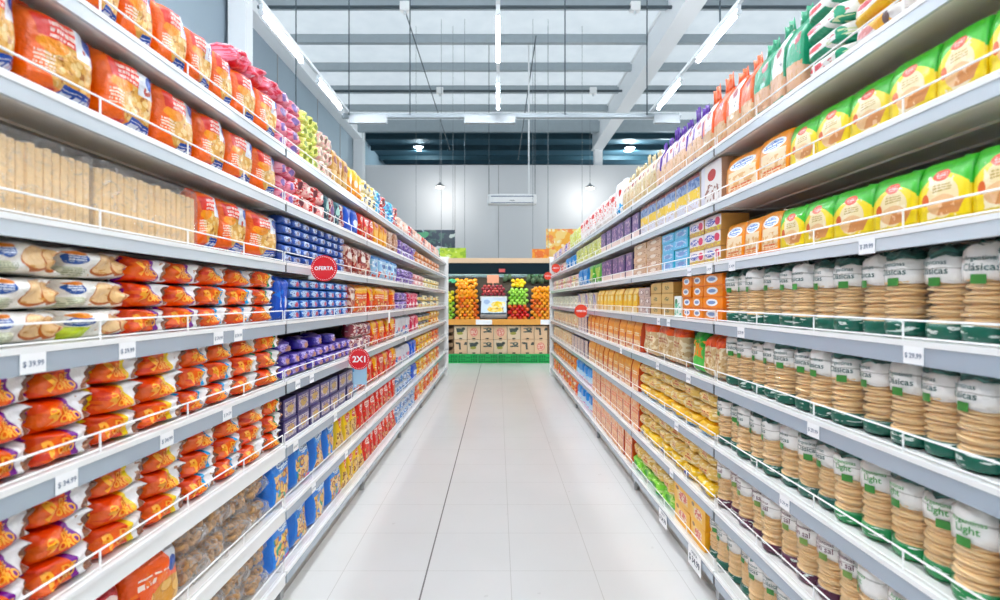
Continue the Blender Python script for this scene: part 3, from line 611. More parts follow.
def pouch(key, look, plural, top, label, low, cut=.42):
    m = prt(key + '_print', low, [('n', -1, 2, -1, .5, 7, .56, 'c99a6c'), ('r', -1, 2, cut, 2, top), ('r', .3, 2, cut, .96, label, .0), ('e', .68, .74, .2, .08, '9a3038'), ('n', .35, .95, .5, .66, 9, .6, '6f6a66'), ('r', -1, 2, -1, .08, top)], warp=.02, bump=.4)
    ms = prt(key + '_side', top, [('r', -1, 2, -1, cut - .08, low)], bump=.4)
    proto(key, 'toast_pouch', 'food bag', look, plural, .12, .21, .09, brick_variants('toast_pouch', [m, ms], .12, .205, .09, 2, .03, .1, .85, None, .012, 6, lambda o, s: seal_fin(o, .1, .2, ms, .042 + .026 * s, 'folded_flap')))
pouch('greentall', 'tall green pouch', 'tall green pouches', '18966a', '18966a', 'd3a888')
pouch('greenlabel', 'tall green and white pouch', 'tall green pouches', '18966a', 'e8e6e0', 'd3a888')
pouch('orangetall', 'tall orange pouch', 'tall orange pouches', 'f2641c', 'f2641c', 'ddb68e')
pouch('orangelabel', 'tall orange and white pouch', 'tall orange pouches', 'f2641c', 'ece4e0', 'ddb68e')
pouch('purpletall', 'tall purple and pink pouch', 'tall purple pouches', '5a2f96', 'ecd4d4', 'e8c4a4', .5)
pouch('creamtall', 'tall cream pouch', 'tall cream pouches', 'e8d2b0', 'f0e2cc', 'dcc79a', .6)
simple_bag('whired', 'rice_bag', 'food bag', 'white bag with red dots', 'white and red bags', .14, .19, .09, 'f2ebe6', [('s', 0, 1, .35, 1, 9, .26, 'e0543c'), ('e', .5, .72, .22, .1, 'd8362e'), ('n', -1, 2, -1, .35, 6, .58, 'd9c4b8')], 'v')
simple_bag('whiblue', 'rice_bag', 'food bag', 'white bag with blue base', 'white bags', .14, .2, .09, 'eef0f0', [('e', .45, .62, .2, .1, 'd8453a'), ('n', -1, 2, -1, .35, 5, .5, '46a6dc')], 'v')
# right cereal and boxes
simple_box('cereal', 'cereal_box', 'food box', 'cereal box with yellow middle', 'cereal boxes', .16, .19, .08, 'e9dcc8', [('r', -1, 2, .62, .92, '8fa6cc'), ('n', 0, 1, .62, .92, 6, .52, '4f70ac'), ('r', -1, 2, .9, 2, '8a4a46'), ('n', -1, 2, .3, .62, 4, .42, 'f4cc2c'), ('r', .08, .92, .05, .34, 'dcdbe6'), ('n', 0, 1, -1, .4, 12, .6, 'c9a27a')], 'e8dccb')
simple_box('tallwhite', 'wafer_box', 'food box', 'tall white box with red oval', 'tall white boxes', .14, .2, .09, 'ece6e2', [('e', .55, .7, .2, .14, 'c4302c'), ('n', .1, .9, .1, .5, 7, .53, '9a6a5c'), ('r', -1, .2, -1, 2, 'dfdce4')], 'b9967c')
simple_box('purplebox', 'tea_box', 'food box', 'purple box with pink base', 'purple boxes', .15, .18, .08, '6f4a86', [('r', -1, 2, -1, .28, 'f2d9cc'), ('n', .1, .9, .3, .9, 6, .55, 'c9a6b8'), ('r', .82, 2, .28, 2, '2c2458')], '2c2458')
simple_bag('limebag', 'snack_bag', 'snack bag', 'pale lime speckled bag', 'pale lime bags', .14, .16, .08, 'd4d874', [('n', -1, 2, -1, 2, 9, .56, 'f1f0cc'), ('n', -1, 2, -1, 2, 8, .64, '8f9a40')], 'v')
simple_bag('greensack', 'rice_bag', 'food bag', 'green rice bag', 'green rice bags', .13, .19, .09, '55a83e', [('r', .2, .8, .15, .75, 'a9c84c'), ('n', -1, 2, -1, 2, 5, .62, 'dfe8b0')], 'v')
simple_bag('bluesack', 'rice_bag', 'food bag', 'blue rice bag', 'blue rice bags', .13, .19, .09, '2f86cc', [('r', .2, .8, .1, .5, 'bcd7ea'), ('n', -1, 2, -1, 2, 5, .62, '1b5ca6')], 'v')
simple_box('tripack', 'cracker_box', 'food box', 'white cracker box with blue lettering', 'cracker boxes', .17, .068, .12, 'ece4e2', [('e', .36, .62, .3, .22, '3a55b4'), ('n', .1, .62, .45, .8, 10, .5, 'ece4ec'), ('e', .8, .6, .14, .26, 'd8506c'), ('r', -1, 2, -1, .3, 'c99f60'), ('n', 0, 1, -1, .35, 7, .55, 'e4cf4c')], 'c79a5c')
simple_box('cyanbox', 'wafer_box', 'food box', 'turquoise wafer box', 'turquoise boxes', .14, .05, .1, '6cbce0', [('n', .1, .9, .2, .8, 6, .5, 'c2cdea'), ('e', .5, .5, .25, .2, '7f9cd0')], '2fb0c4')
simple_box('beigebox', 'biscuit_box', 'food box', 'small beige biscuit box', 'small beige boxes', .13, .042, .1, 'dcb99a', [('n', .05, .95, .2, .8, 8, .54, 'a8745c'), ('e', .5, .5, .2, .25, 'efe0d2')], 'd3a67a')
simple_box('orangebox', 'cracker_box', 'food box', 'orange cracker box with white oval', 'orange cracker boxes', .16, .055, .12, 'f28a1c', [('e', .48, .55, .3, .32, 'eef0f4'), ('e', .48, .55, .2, .16, '7f9cc8'), ('r', -1, 2, -1, .1, 'e6701a')], 'ee7a14')
simple_box('kraftbox', 'tea_box', 'food box', 'kraft brown box with green mark', 'kraft boxes', .15, .065, .13, 'd2ae74', [('e', .5, .5, .2, .2, '3f5a3c'), ('n', .3, .7, .3, .7, 12, .5, 'd2ae74'), ('r', -1, 2, -1, .1, 'c39c62')], 'b48a52')
simple_box('brownbox', 'tea_box', 'food box', 'small mauve and brown box', 'mauve boxes', .13, .055, .1, 'cdb4ac', [('n', .1, .9, .2, .8, 7, .54, '7d5f62'), ('e', .5, .5, .15, .2, 'efe6e2')], '8f6d56')
simple_box('mintbox', 'sweetener_box', 'food box', 'white box with mint leaf print', 'mint boxes', .12, .1, .09, 'e6ece8', [('n', 0, 1, .1, .7, 4, .52, '5cbc98'), ('e', .3, .75, .2, .12, '2f7a50')], 'dfe6e0')
simple_box('yellowpack', 'flour_pack', 'food pack', 'yellow corn flour pack', 'yellow flour packs', .15, .175, .08, 'f4c01e', [('n', -1, 2, -1, 2, 7, .58, 'f7dc6a'), ('r', -1, 2, -1, .2, 'f0d9a8'), ('e', .5, .6, .22, .14, 'f2e2b4'), ('r', .88, 2, -1, 2, 'd99612')], 'e0a016', taper=.5, bulge=.04)
simple_box('palebox', 'tea_box', 'food box', 'pale grey and cream box', 'pale boxes', .13, .13, .08, 'd9d4c8', [('n', -1, 2, -1, 2, 6, .53, 'b4a890'), ('n', -1, 2, .4, 1, 5, .6, '6f8a94'), ('e', .5, .35, .2, .12, 'f2ead0')], 'c7c0b0')
simple_box('bluecream', 'tea_box', 'food box', 'cream box with blue bars', 'blue and cream boxes', .13, .15, .08, 'dcc6a8', [('r', .1, .3, -1, 2, '3550b0'), ('r', .62, .9, .1, .9, '3a58b8', .3), ('n', -1, 2, -1, .4, 6, .55, 'f0e2d0')], 'd2b998')
simple_box('orangepack', 'oat_pack', 'food pack', 'orange oat flake pack', 'orange oat packs', .15, .19, .08, 'f09a38', [('r', -1, 2, -1, .38, 'f2d6b0'), ('n', -1, 2, 0, .6, 7, .55, 'e29a62'), ('n', -1, 2, .5, 1, 5, .58, 'fbbc5a'), ('r', .9, 2, -1, .55, 'b02418'), ('t', .15, .8, .5, .66, 14, 16, 'fdf0dc'), ('t', .2, .75, .1, .26, 14, 20, 'c9502c')], 'c4441c', taper=.4, bulge=.03)
simple_bag('tanorange', 'legume_bag', 'food bag', 'tan bag with orange top', 'tan bags with orange top', .17, .2, .08, 'd3b588', [('r', -1, 2, .72, 2, 'f0602a', .15), ('n', -1, 2, .7, 1, 5, .58, 'd9421e'), ('n', -1, 2, -1, .72, 7, .54, 'efe0be'), ('t', .2, .8, .42, .6, 12, 18, 'b0583c'), ('n', .05, .95, .05, .4, 9, .58, 'b98c4c')], 'v', seals=plain('seal_tanorange', 'e05a24', .3))
simple_bag('greenbag', 'legume_bag', 'food bag', 'bright green bag', 'bright green bags', .16, .2, .08, '5cbf58', [('r', -1, 2, .62, 2, '2f9c3a'), ('n', -1, 2, .35, .75, 4, .5, 'e58a2a'), ('r', -1, .3, -1, .6, 'e4d6b0')], 'v')
simple_bag('tanlay', 'pasta_pack', 'pasta pack', 'tan pasta pack lying flat', 'tan pasta packs', .2, .07, .12, 'e2bc6a', [('n', -1, 2, -1, 2, 6, .54, 'f0dcae'), ('r', .3, .72, .2, .8, 'eac98a'), ('t', .32, .7, .4, .74, 6, 16, 'c4523a'), ('t', .34, .68, .22, .36, 12, 22, '6a7a3a'), ('n', -1, 2, -1, 2, 9, .62, 'c89a4c')], 'h', k=4, seals=plain('seal_tanlay', 'e8cf98', .3))
simple_bag('yellay', 'pasta_pack', 'pasta pack', 'yellow pasta pack lying flat', 'yellow pasta packs', .2, .07, .12, 'f6c12c', [('r', -1, 2, -1, .26, '3aa2dc', .0), ('n', .0, .9, .3, .9, 6, .58, 'fae09a'), ('r', .6, 1.2, -1, .2, 'f2e6cc')], 'h', k=4, seals=plain('seal_yellay', 'f0c040', .3))
simple_bag('yelredlay', 'pasta_pack', 'pasta pack', 'yellow pasta pack with red lettering', 'yellow pasta packs', .2, .07, .12, 'f6bb30', [('r', -1, 2, -1, .26, 'd8302c'), ('n', .0, 1, .3, .9, 6, .6, 'fae09a')], 'h', k=3, seals=plain('seal_yelredlay', 'f0b030', .3))
simple_bag('yelbluelay', 'pasta_pack', 'pasta pack', 'yellow pasta pack with navy mark', 'yellow pasta packs', .2, .07, .12, 'f2c83a', [('e', .4, .25, .16, .25, '2a4aa0'), ('n', .0, 1, .3, .9, 6, .56, 'f4e2b0'), ('n', 0, 1, 0, .5, 8, .62, 'd98a3c')], 'h', k=3, seals=plain('seal_yelbluelay', 'eccc60', .3))
simple_bag('greenlay', 'pasta_pack', 'pasta pack', 'lime green pasta pack lying flat', 'lime green pasta packs', .2, .08, .12, '86cf4c', [('r', -1, 2, -1, .3, '1fa35c'), ('n', 0, 1, .3, 1, 5, .56, 'c5e68a'), ('e', .5, .6, .2, .2, '4a9c34')], 'h', k=3, seals=plain('seal_greenlay', '6cbc40', .3))
simple_box('yellowbox', 'pasta_box', 'food box', 'golden yellow pasta box', 'golden yellow boxes', .17, .1, .12, 'f4b418', [('r', .25, .85, .2, .8, 'f0c878', .1), ('e', .55, .52, .24, .26, 'd8685c'), ('n', .3, .8, .25, .75, 8, .52, 'f2d9b8'), ('e', .2, .8, .1, .1, '8a5a20')], 'eaa510')
simple_box('orangebig', 'rice_box', 'food box', 'salmon orange rice box', 'salmon orange boxes', .17, .2, .09, 'eeb27c', [('n', -1, 2, -1, 2, 6, .56, 'f6d6b0'), ('t', .15, .85, .54, .72, 10, 14, 'ef5a2a'), ('t', .2, .8, .2, .36, 14, 20, 'c8704a'), ('n', -1, 2, .75, 1, 5, .54, 'f08a4a'), ('r', .9, 2, -1, .7, 'b0261c')], 'c9522c')
simple_bag('bluepink', 'sugar_bag', 'food bag', 'sky blue bag with magenta base', 'sky blue bags', .16, .18, .09, '2a8ede', [('r', -1, 2, .15, .5, 'bfdcee'), ('r', -1, 2, -1, .17, 'd43ab0'), ('n', 0, 1, .4, 1, 4, .6, '5fb4ee')], 'v')
simple_box('purpstripe', 'tea_box', 'food box', 'cream box with purple stripe', 'purple striped boxes', .13, .17, .08, 'd9c2b8', [('r', .05, .25, -1, 2, '54407c'), ('r', .62, .72, -1, 2, '7a5f8c'), ('n', -1, 2, -1, 2, 6, .6, 'ecdcd0')], '3c2f66')
simple_bag('beigebag', 'snack_bag', 'snack bag', 'beige snack bag', 'beige snack bags', .12, .16, .08, 'e3c9a2', [('n', -1, 2, -1, 2, 6, .54, 'cfa070'), ('n', -1, 2, .3, 1, 6, .62, 'f2e6d0'), ('e', .5, .3, .2, .1, 'c86a4c')], 'v')
simple_bag('orgtan', 'snack_bag', 'snack bag', 'orange and brown snack bag', 'orange and brown bags', .12, .085, .09, 'e39a4c', [('n', -1, 2, -1, 2, 6, .53, 'c45a30'), ('e', .5, .5, .22, .2, 'f4dcb8'), ('n', -1, 2, -1, 2, 6, .66, '7c2c2c')], 'v')

# ------------------------------------------------------------------ placing
ORD = 'first second third fourth fifth sixth seventh eighth ninth tenth eleventh twelfth thirteenth fourteenth fifteenth sixteenth seventeenth eighteenth nineteenth twentieth'.split()
TENS = {20: 'twenty', 30: 'thirty', 40: 'forty'}
def ordinal(i):
    if i < 20: return ORD[i]
    t, u = (i + 1) // 10 * 10, (i + 1) % 10
    return {30: 'thirtieth', 40: 'fortieth'}.get(t, 'twentieth') if u == 0 else TENS[t] + '-' + ORD[u - 1]
REG = []
_pick = {}
def copy_tree(src):
    c = src.copy(); COL.objects.link(c)
    for ch in kids(src):
        k = ch.copy(); COL.objects.link(k); k.parent = c
        for g in kids(ch):
            q = g.copy(); COL.objects.link(q); q.parent = k
    return c
CH = {}
def kids(o):
    if o.name not in CH: CH[o.name] = list(o.children)
    return CH[o.name]
def pxz(side, px, rec=REC):
    return F * ((XL if side == 'L' else XR) + rec) / abs(px - CX)
def put(side, tier, key, zc, z0, wcell, hcell, row, nrow, rec=REC, dscale=1.0, back=0, lean=0.0, yaw=0.0, roll=0.0, xoff=0.0, grp=None):
    p = P[key]; i = _pick.get(key, random.randrange(9)); _pick[key] = i + 1
    src = p['v'][(i + (i // 3)) % len(p['v'])]
    o = copy_tree(src)
    o.name = p['name']
    sx = wcell / p['w']; sz = hcell / p['h']
    d = p['d'] * dscale
    Xf = (XL if side == 'L' else XR) + rec + d / 2 + back * d * 1.03 + xoff
    X = -Xf if side == 'L' else Xf
    rz = PI / 2 if side == 'L' else -PI / 2
    o.location = (X, zc, z0 + abs(math.sin(lean)) * d / 2 + abs(math.sin(roll)) * wcell * .3 + .001); o.scale = (sx, dscale, sz)
    o.rotation_euler = Euler((lean, roll, rz + yaw), 'XYZ')
    REG.append((o, key, side, tier, row, nrow, zc, back))
    return o
def blk(side, tier, xs, key, rows=1, hc=.18, rec=REC, nd=1, jit=.02, yawj=.035, lean=0.0, zoff=0.0, fill=.96, dscale=1.0, layout=None, rollj=0.0, dropj=0.0, xoff=0.0):
    """xs: list of photo x positions bounding the columns, or (x0, x1, n). key: one key or a list cycled over columns; layout: key per row"""
    t = tier - 1
    if t > 0:
        mr = rows if isinstance(rows, int) else max(rows)
        hc = min(hc, (TIER[t - 1] - TIER[t] - .046) / mr)
    if isinstance(xs, tuple):
        za, zb = pxz(side, xs[0], rec), pxz(side, xs[1], rec)
        zs = [za + (zb - za) * k / xs[2] for k in range(xs[2] + 1)]
    else: zs = [pxz(side, x, rec) for x in xs]
    for c in range(len(zs) - 1):
        w = abs(zs[c + 1] - zs[c]); zc = (zs[c + 1] + zs[c]) / 2
        for b in range(nd):
            n = rows if isinstance(rows, int) else rows[c % len(rows)]
            for r in range(n):
                k = layout[r] if layout else (key if isinstance(key, str) else key[c % len(key)])
                put(side, t, k, zc + random.uniform(-1, 1) * jit * w * .3, TIER[t] + .001 + zoff + r * hc, w * fill * (1 - random.random() * jit), hc * (.985 - random.random() * dropj),
                    r, n, rec + random.random() * .006 * (jit > 0), dscale, b, lean, random.uniform(-yawj, yawj), random.uniform(-rollj, rollj), xoff)

# protos keep private names so that the copies carry the plain ones
for _k, _p in P.items():
    for _i, _v in enumerate(_p['v']):
        _v.name = 'source_%s_%d' % (_k, _i)

# ---- left side
blk('L', 1, [40, 85, 125, 160, 190, 215, 237, 258, 279], 'pasta', 1, .18)
blk('L', 1, [236, 252, 268, 283], 'pinkred', 1, .07, zoff=.181, dscale=1.2)
blk('L', 1, [280, 291, 303], 'pinkpack', 4, .062)
blk('L', 1, (303.5, 319, 3), 'yelgreen', 4, .062, rollj=.15)
blk('L', 1, (319.5, 333, 3), 'palebag', 3, .075, rollj=.15)
blk('L', 1, (333.5, 349, 3), 'tanbag', 1, .2)
blk('L', 1, (349.5, 363, 3), 'orgyel', 1, .19)
blk('L', 1, (363.5, 376, 3), 'whiyel', 2, .09)
blk('L', 1, (376.5, 398, 5), ['cyanbag', 'redwhi', 'cyanbag'], 2, .085, rollj=.2)
blk('L', 1, (398.5, 439.5, 11), ['palepink', 'palepink', 'redwhi'], 1, .13)
blk('L', 2, [-35, 25, 103, 158, 201, 229, 256, 280], 'pasta', 1, .182)
blk('L', 2, [281, 289, 297], 'pinkpack', 3, .058)
blk('L', 2, (297.5, 325, 4), ['redwhi', 'pinkwhite'], 2, .075)
blk('L', 2, (325.5, 345, 4), ['tealdark', 'mixred'], 1, .15)
blk('L', 2, (345.5, 359, 2), 'bluebag', 1, .16)
blk('L', 2, (359.5, 374, 3), 'redbag', 1, .17)
blk('L', 2, (374.5, 388, 3), 'noodle', 1, .185)
blk('L', 2, (388.5, 399, 2), 'brownbag', 1, .185)
blk('L', 2, (399.5, 416, 4), 'purplemini', 2, .075)
blk('L', 2, (416.5, 439.5, 7), 'orangemini', 2, .068)
blk('L', 3, [-75, 98, 200], 'soda', 1, .162, fill=1.0, jit=0, yawj=.01)
blk('L', 3, [201, 222, 250, 282], 'pasta', 1, .185)
blk('L', 3, (283, 345, 8), 'bluemini', 5, .0405, yawj=.06, rollj=.04)
blk('L', 3, (346, 373, 4), 'redcream', 1, .18)
blk('L', 3, (373.5, 398, 4), 'lightblue', 1, .175)
blk('L', 3, (398.5, 414, 4), 'purplemini', 2, .07)
blk('L', 3, (414.5, 425, 3), 'pinkwhite', 2, .065)
blk('L', 3, (425.5, 439.5, 5), 'yelwhite', 2, .06)
blk('L', 4, [-90, -8, 67], 'bread', 3, .067)
blk('L', 4, [68, 133], 'breadg', 3, .067, layout=['breadg', 'bread', 'bread'])
blk('L', 4, [133, 172, 205], 'oro_purple', 3, .066, rollj=.03)
blk('L', 4, [205, 232, 258], 'oro_blue', 3, .066, rollj=.03)
blk('L', 4, [258.5, 276], 'oro_green', 3, .066, rollj=.03)
blk('L', 4, (277, 290, 2), 'bluebag', 1, .185)
blk('L', 4, (290.5, 349, 7), 'bluemini2', 4, .046, yawj=.06, rollj=.04)
blk('L', 4, (349.5, 357, 1), 'redcream', 1, .18)
blk('L', 4, (357.5, 397, 5), ['orgbag', 'redyel'], 1, .185, yawj=.2)
blk('L', 4, (397.5, 408, 2), 'purplemini', 2, .08)
blk('L', 4, (408.5, 419, 3), 'pinkbag', 1, .165)
blk('L', 4, (419.5, 439.5, 6), ['darkyel', 'yelwhite'], 2, .075)
blk('L', 5, [-70, -20, 40, 100], 'oro_purple', 3, .068, rollj=.05)
blk('L', 5, [100.5, 146, 188], 'oro_yellow', 3, .068, rollj=.05)
blk('L', 5, [188.5, 214, 238], 'oro_blue', 3, .068, rollj=.05)
blk('L', 5, [238.5, 262], 'oro_white', 3, .068, rollj=.05)
blk('L', 5, [262.5, 282], 'oro_green', 3, .068, rollj=.05)
blk('L', 5, (283, 352, 10), 'purpmini', [3, 2, 3, 2, 3, 2, 3, 2, 2, 2], .052, yawj=.15, rollj=.12, nd=2)
blk('L', 5, (352.5, 372, 3), 'mixred', 2, .095, rollj=.1)
blk('L', 5, (372.5, 396, 4), 'redyel', 1, .195)
blk('L', 5, (396.5, 411, 3), 'greywhi', 1, .185)
blk('L', 5, (411.5, 419, 2), 'pinkbag', 1, .18)
blk('L', 5, (419.5, 430, 3), 'darkyel', 2, .085)
blk('L', 5, (430.5, 439.5, 3), 'yelorg', 2, .092)
blk('L', 6, [-80, -25, 38, 100], 'oro_purple', 3, .07, rollj=.05)
blk('L', 6, [100.5, 152, 190], 'oro_yellow', 3, .07, rollj=.05)
blk('L', 6, [190.5, 222, 245], 'oro_blue', 3, .07, rollj=.05)
blk('L', 6, [245.5, 268], 'oro_white', 3, .07, rollj=.05)
blk('L', 6, [268.5, 283], 'oro_green', 3, .07, rollj=.05)
blk('L', 6, (284, 354, 7), 'chocbox', 2, .09, yawj=.015, jit=.03)
blk('L', 6, (354.5, 361, 1), 'lightblue', 1, .18)
blk('L', 6, (361.5, 397, 7), ['redyel', 'redbag'], 1, .195)
blk('L', 6, (397.5, 410, 3), 'greywhi', 1, .17)
blk('L', 6, (410.5, 417, 2), 'bluebag', 1, .17)
blk('L', 6, (417.5, 433, 5), 'yelorg', 2, .09)
blk('L', 6, (433.5, 439.5, 2), 'redorg', 2, .09)
blk('L', 7, [60, 132], 'redsnack', 1, .19)
blk('L', 7, [133, 186], 'crackerbag', 1, .2)
blk('L', 7, (187, 271, 4), 'ringbag', 2, .1, rollj=.08, yawj=.12)
blk('L', 7, [272, 295, 314, 327, 338], 'bluecookie', 1, .2, lean=-.06)
blk('L', 7, (338.5, 359, 3), 'yellowcookie', 1, .2, lean=-.06)
blk('L', 7, (359.5, 397, 8), 'redbag', 1, .195, lean=-.06)
blk('L', 7, (397.5, 412, 4), 'bluewhi', 2, .09)
blk('L', 7, (412.5, 418, 1), 'bluebag', 1, .18)
blk('L', 7, (418.5, 439.5, 6), ['yelorg', 'yelorg', 'redorg'], 2, .085)
blk('L', 8, (130, 271, 5), 'ringbag', 2, .1, rollj=.08, yawj=.12)
blk('L', 8, [272, 294, 313, 330, 344], 'bluecookie', 1, .205, lean=-.06)
blk('L', 8, (344.5, 366, 4), 'yellowcookie', 1, .2, lean=-.06)
blk('L', 8, (366.5, 397, 8), 'redbag', 1, .2, lean=-.06)
blk('L', 8, (397.5, 416, 5), 'bluewhi', 2, .095)
blk('L', 8, (416.5, 439.5, 7), ['redorg', 'yelorg', 'redorg'], 2, .09)

# ---- right side
blk('R', 1, [985, 905, 845], 'whiyellong', 3, .06, layout=['whigrey', 'whiyellong', 'whiyellong'], yawj=.02)
blk('R', 1, [844, 800], 'whigreen', 4, .057, yawj=.02)
blk('R', 1, [799, 784, 768], ['greentall', 'greenlabel'], 1, .24, yawj=.1)
blk('R', 1, [768, 753], 'greentall', 1, .23, yawj=.1)
blk('R', 1, [752, 738, 725, 713, 701], ['orangetall', 'orangelabel'], 1, .23, yawj=.12)
blk('R', 1, (700, 655, 7), 'purpletall', 1, .225, yawj=.12)
blk('R', 1, (654, 622, 8), 'creamtall', 1, .22, yawj=.1)
blk('R', 1, (621.5, 615, 2), 'whiblue', 1, .27)
blk('R', 1, (614.5, 580, 10), 'whired', 1, .23)
blk('R', 1, (579.5, 569, 5), 'limebag', 1, .2)
blk('R', 1, (568.5, 553, 9), ['palepink', 'purplemini', 'palepink'], 1, .13)
blk('R', 2, [1040, 985, 935, 887, 847, 815, 788], 'yg', 1, .14, yawj=.04)
blk('R', 2, [787, 757, 725], 'orgblue', 1, .152, yawj=.06)
blk('R', 2, [722, 700], 'tallwhite', 1, .185, yawj=.01)
blk('R', 2, (699, 640, 6), 'cereal', 1, .18, yawj=.01)
blk('R', 2, (639, 601, 6), 'purplebox', 1, .17, yawj=.04)
blk('R', 2, (600.5, 575, 6), 'limebag', 1, .175)
blk('R', 2, (574.5, 565, 3), 'bluesack', 1, .15)
blk('R', 2, (564.5, 553, 5), ['palebag', 'redwhi'], 1, .12)
blk('R', 3, [1035, 970, 915, 870, 832, 803, 779], 'yg', 1, .14, yawj=.04)
blk('R', 3, [778, 760, 742, 724], 'orgblue', 1, .148, yawj=.06)
blk('R', 3, (720, 688, 2), 'tripack', 3, .068, yawj=.008, jit=.004)
blk('R', 3, (687.5, 661, 2), 'cyanbox', 4, .05, yawj=.008, jit=.004)
blk('R', 3, (660.5, 633, 2), 'beigebox', 5, .041, yawj=.008, jit=.004)
blk('R', 3, (632.5, 601, 5), 'purplebox', 1, .175, yawj=.06)
blk('R', 3, [600.5, 594, 588], 'greensack', 1, .19)
blk('R', 3, (587.5, 578, 2), 'bluesack', 1, .185)
blk('R', 3, (577.5, 553, 9), ['palebag', 'whiyel', 'pinkwhite'], 2, .075)
def tubes(tier, x0, x1, key, x2=None, key2=None):
    t = tier - 1
    z = pxz('R', x0); zb = pxz('R', x1); zc = pxz('R', x2) if x2 else 99
    n = 0
    while z + .045 < zb:
        k = key if z < zc else key2
        for b in (0, 1):
            zz = z + .047 + (0.042 if b else 0) + random.uniform(-.006, .006)
            put('R', t, k, zz, TIER[t] + .001, .095, .208, 0, 1, REC + random.uniform(-.004, .022) + b * .012, 1.0, b, random.uniform(-.03, .03), random.uniform(-.5, .5), random.uniform(-.03, .03))
        z += .0955; n += 1
tubes(4, 1035, 724, 'tube')
tubes(5, 1035, 722, 'tube')
tubes(6, 1035, 716, 'tubelight', 830, 'tube')
tubes(7, 1035, 714, 'tubelight', 850, 'tubeplum')
tubes(8, 900, 706, 'tube')
blk('R', 4, [722, 702, 691, 681], 'orangebox', 4, .052, yawj=.006, jit=.006)
blk('R', 4, [680, 673], 'mintbox', 1, .11)
blk('R', 4, (672.5, 650, 2), 'kraftbox', 3, .062, yawj=.01, jit=.006)
blk('R', 4, (649.5, 638, 2), 'brownbox', 3, .055, yawj=.05)
blk('R', 4, (637.5, 597, 10), 'yellowpack', 1, .175, yawj=.02)
blk('R', 4, (596.5, 578, 5), ['bluecream', 'palebox'], 1, .16)
blk('R', 4, (577.5, 553, 8), 'palebox', 1, .14)
blk('R', 5, [720, 711, 702], 'tanorange', 1, .185, lean=-.05)
blk('R', 5, [701, 690], 'greenbag', 1, .2, lean=-.05)
blk('R', 5, [680, 668, 654, 641], 'tanorange', 1, .2, rollj=.1, lean=-.05)
blk('R', 5, (640.5, 587, 10), 'orangepack', 1, .195, yawj=.03)
blk('R', 5, (586.5, 578, 3), 'purpstripe', 1, .18)
blk('R', 5, (577.5, 553, 8), 'beigebag', 1, .17)
blk('R', 6, (714, 638.5, 6), 'tanlay', 3, .068, layout=['yellay', 'tanlay', 'tanlay'])
blk('R', 6, (638, 588, 10), 'orangepack', 1, .2, yawj=.03)
blk('R', 6, (587.5, 571, 5), 'purpstripe', 1, .18)
blk('R', 6, (570.5, 553, 7), 'beigebag', 1, .18)
blk('R', 7, (712, 638.5, 6), 'tanlay', 3, .07, layout=['yelbluelay', 'tanlay', 'tanlay'])
blk('R', 7, (638, 592, 8), 'orangebig', 1, .2, yawj=.02)
blk('R', 7, (591.5, 575, 4), 'bluepink', 1, .18)
blk('R', 7, (574.5, 553, 9), 'orgtan', 2, .085)
blk('R', 8, [704, 689, 673], 'yellowbox', 2, .095, yawj=.05)
blk('R', 8, (672.5, 632, 4), 'greenlay', 2, .085, layout=['greenlay', 'tanlay'])
blk('R', 8, (631.5, 592, 7), 'orangebig', 1, .2, yawj=.02)
blk('R', 8, (591.5, 577, 4), 'bluepink', 1, .18)
blk('R', 8, (576.5, 553, 9), ['redorg', 'orgtan'], 2, .09)

# labels: look, place in its row, layer, shelf
LAYER = {2: ['bottom layer', 'top layer'], 3: ['bottom layer', 'middle layer', 'top layer'], 4: ['bottom layer', 'second layer', 'third layer', 'top layer'],
         5: ['bottom layer', 'second layer', 'middle layer', 'fourth layer', 'top layer']}
def in_frame(o, p):
    c = Vector((o.location.x, o.location.y, o.location.z + p['h'] * o.scale.z / 2))
    if c.y < .1: return False
    return 0 <= CX + F * c.x / c.y <= 1000 and 0 <= CY - F * (c.z - H) / c.y <= 600
by = {}; nmax = {}
for r in REG:
    vis = in_frame(r[0], P[r[1]])
    nm_ = (P[r[1]]['look'], r[2], r[3], r[5] > 1); nmax[nm_] = max(nmax.get(nm_, 0), r[5])
    by.setdefault((P[r[1]]['look'], r[2], r[3], r[4] if r[5] > 1 else 0, r[5] > 1, r[7], vis), []).append(r)
for k, L in by.items():
    L.sort(key=lambda r: r[6])
    side = 'left' if k[1] == 'L' else 'right'
    for i, r in enumerate(L):
        o = r[0]; bits = [k[0]]
        if not k[6]: bits.append('cut by photo edge' if len(L) == 1 else ordinal(i) + ' cut by photo edge')
        elif len(L) > 1: bits.append(ordinal(i) + ' from near end')
        elif not k[4]: bits.append('alone of its kind')
        if k[4]: bits.append(LAYER[nmax[k[:3] + (True,)]][k[3]])
        if k[5]: bits.append('back row')
        bits.append('%s %s shelf' % (side, TNAME[k[2]]))
        lab = ', '.join(bits)
        if len(lab.replace(',', '').split()) > 16: lab = lab.replace(' from near end', ' along').replace(' cut by photo edge', ' at photo edge')
        tag(o, lab, P[r[1]]['cat'], '%s on the %s %s shelf' % (P[r[1]]['plural'], side, TNAME[k[2]]))

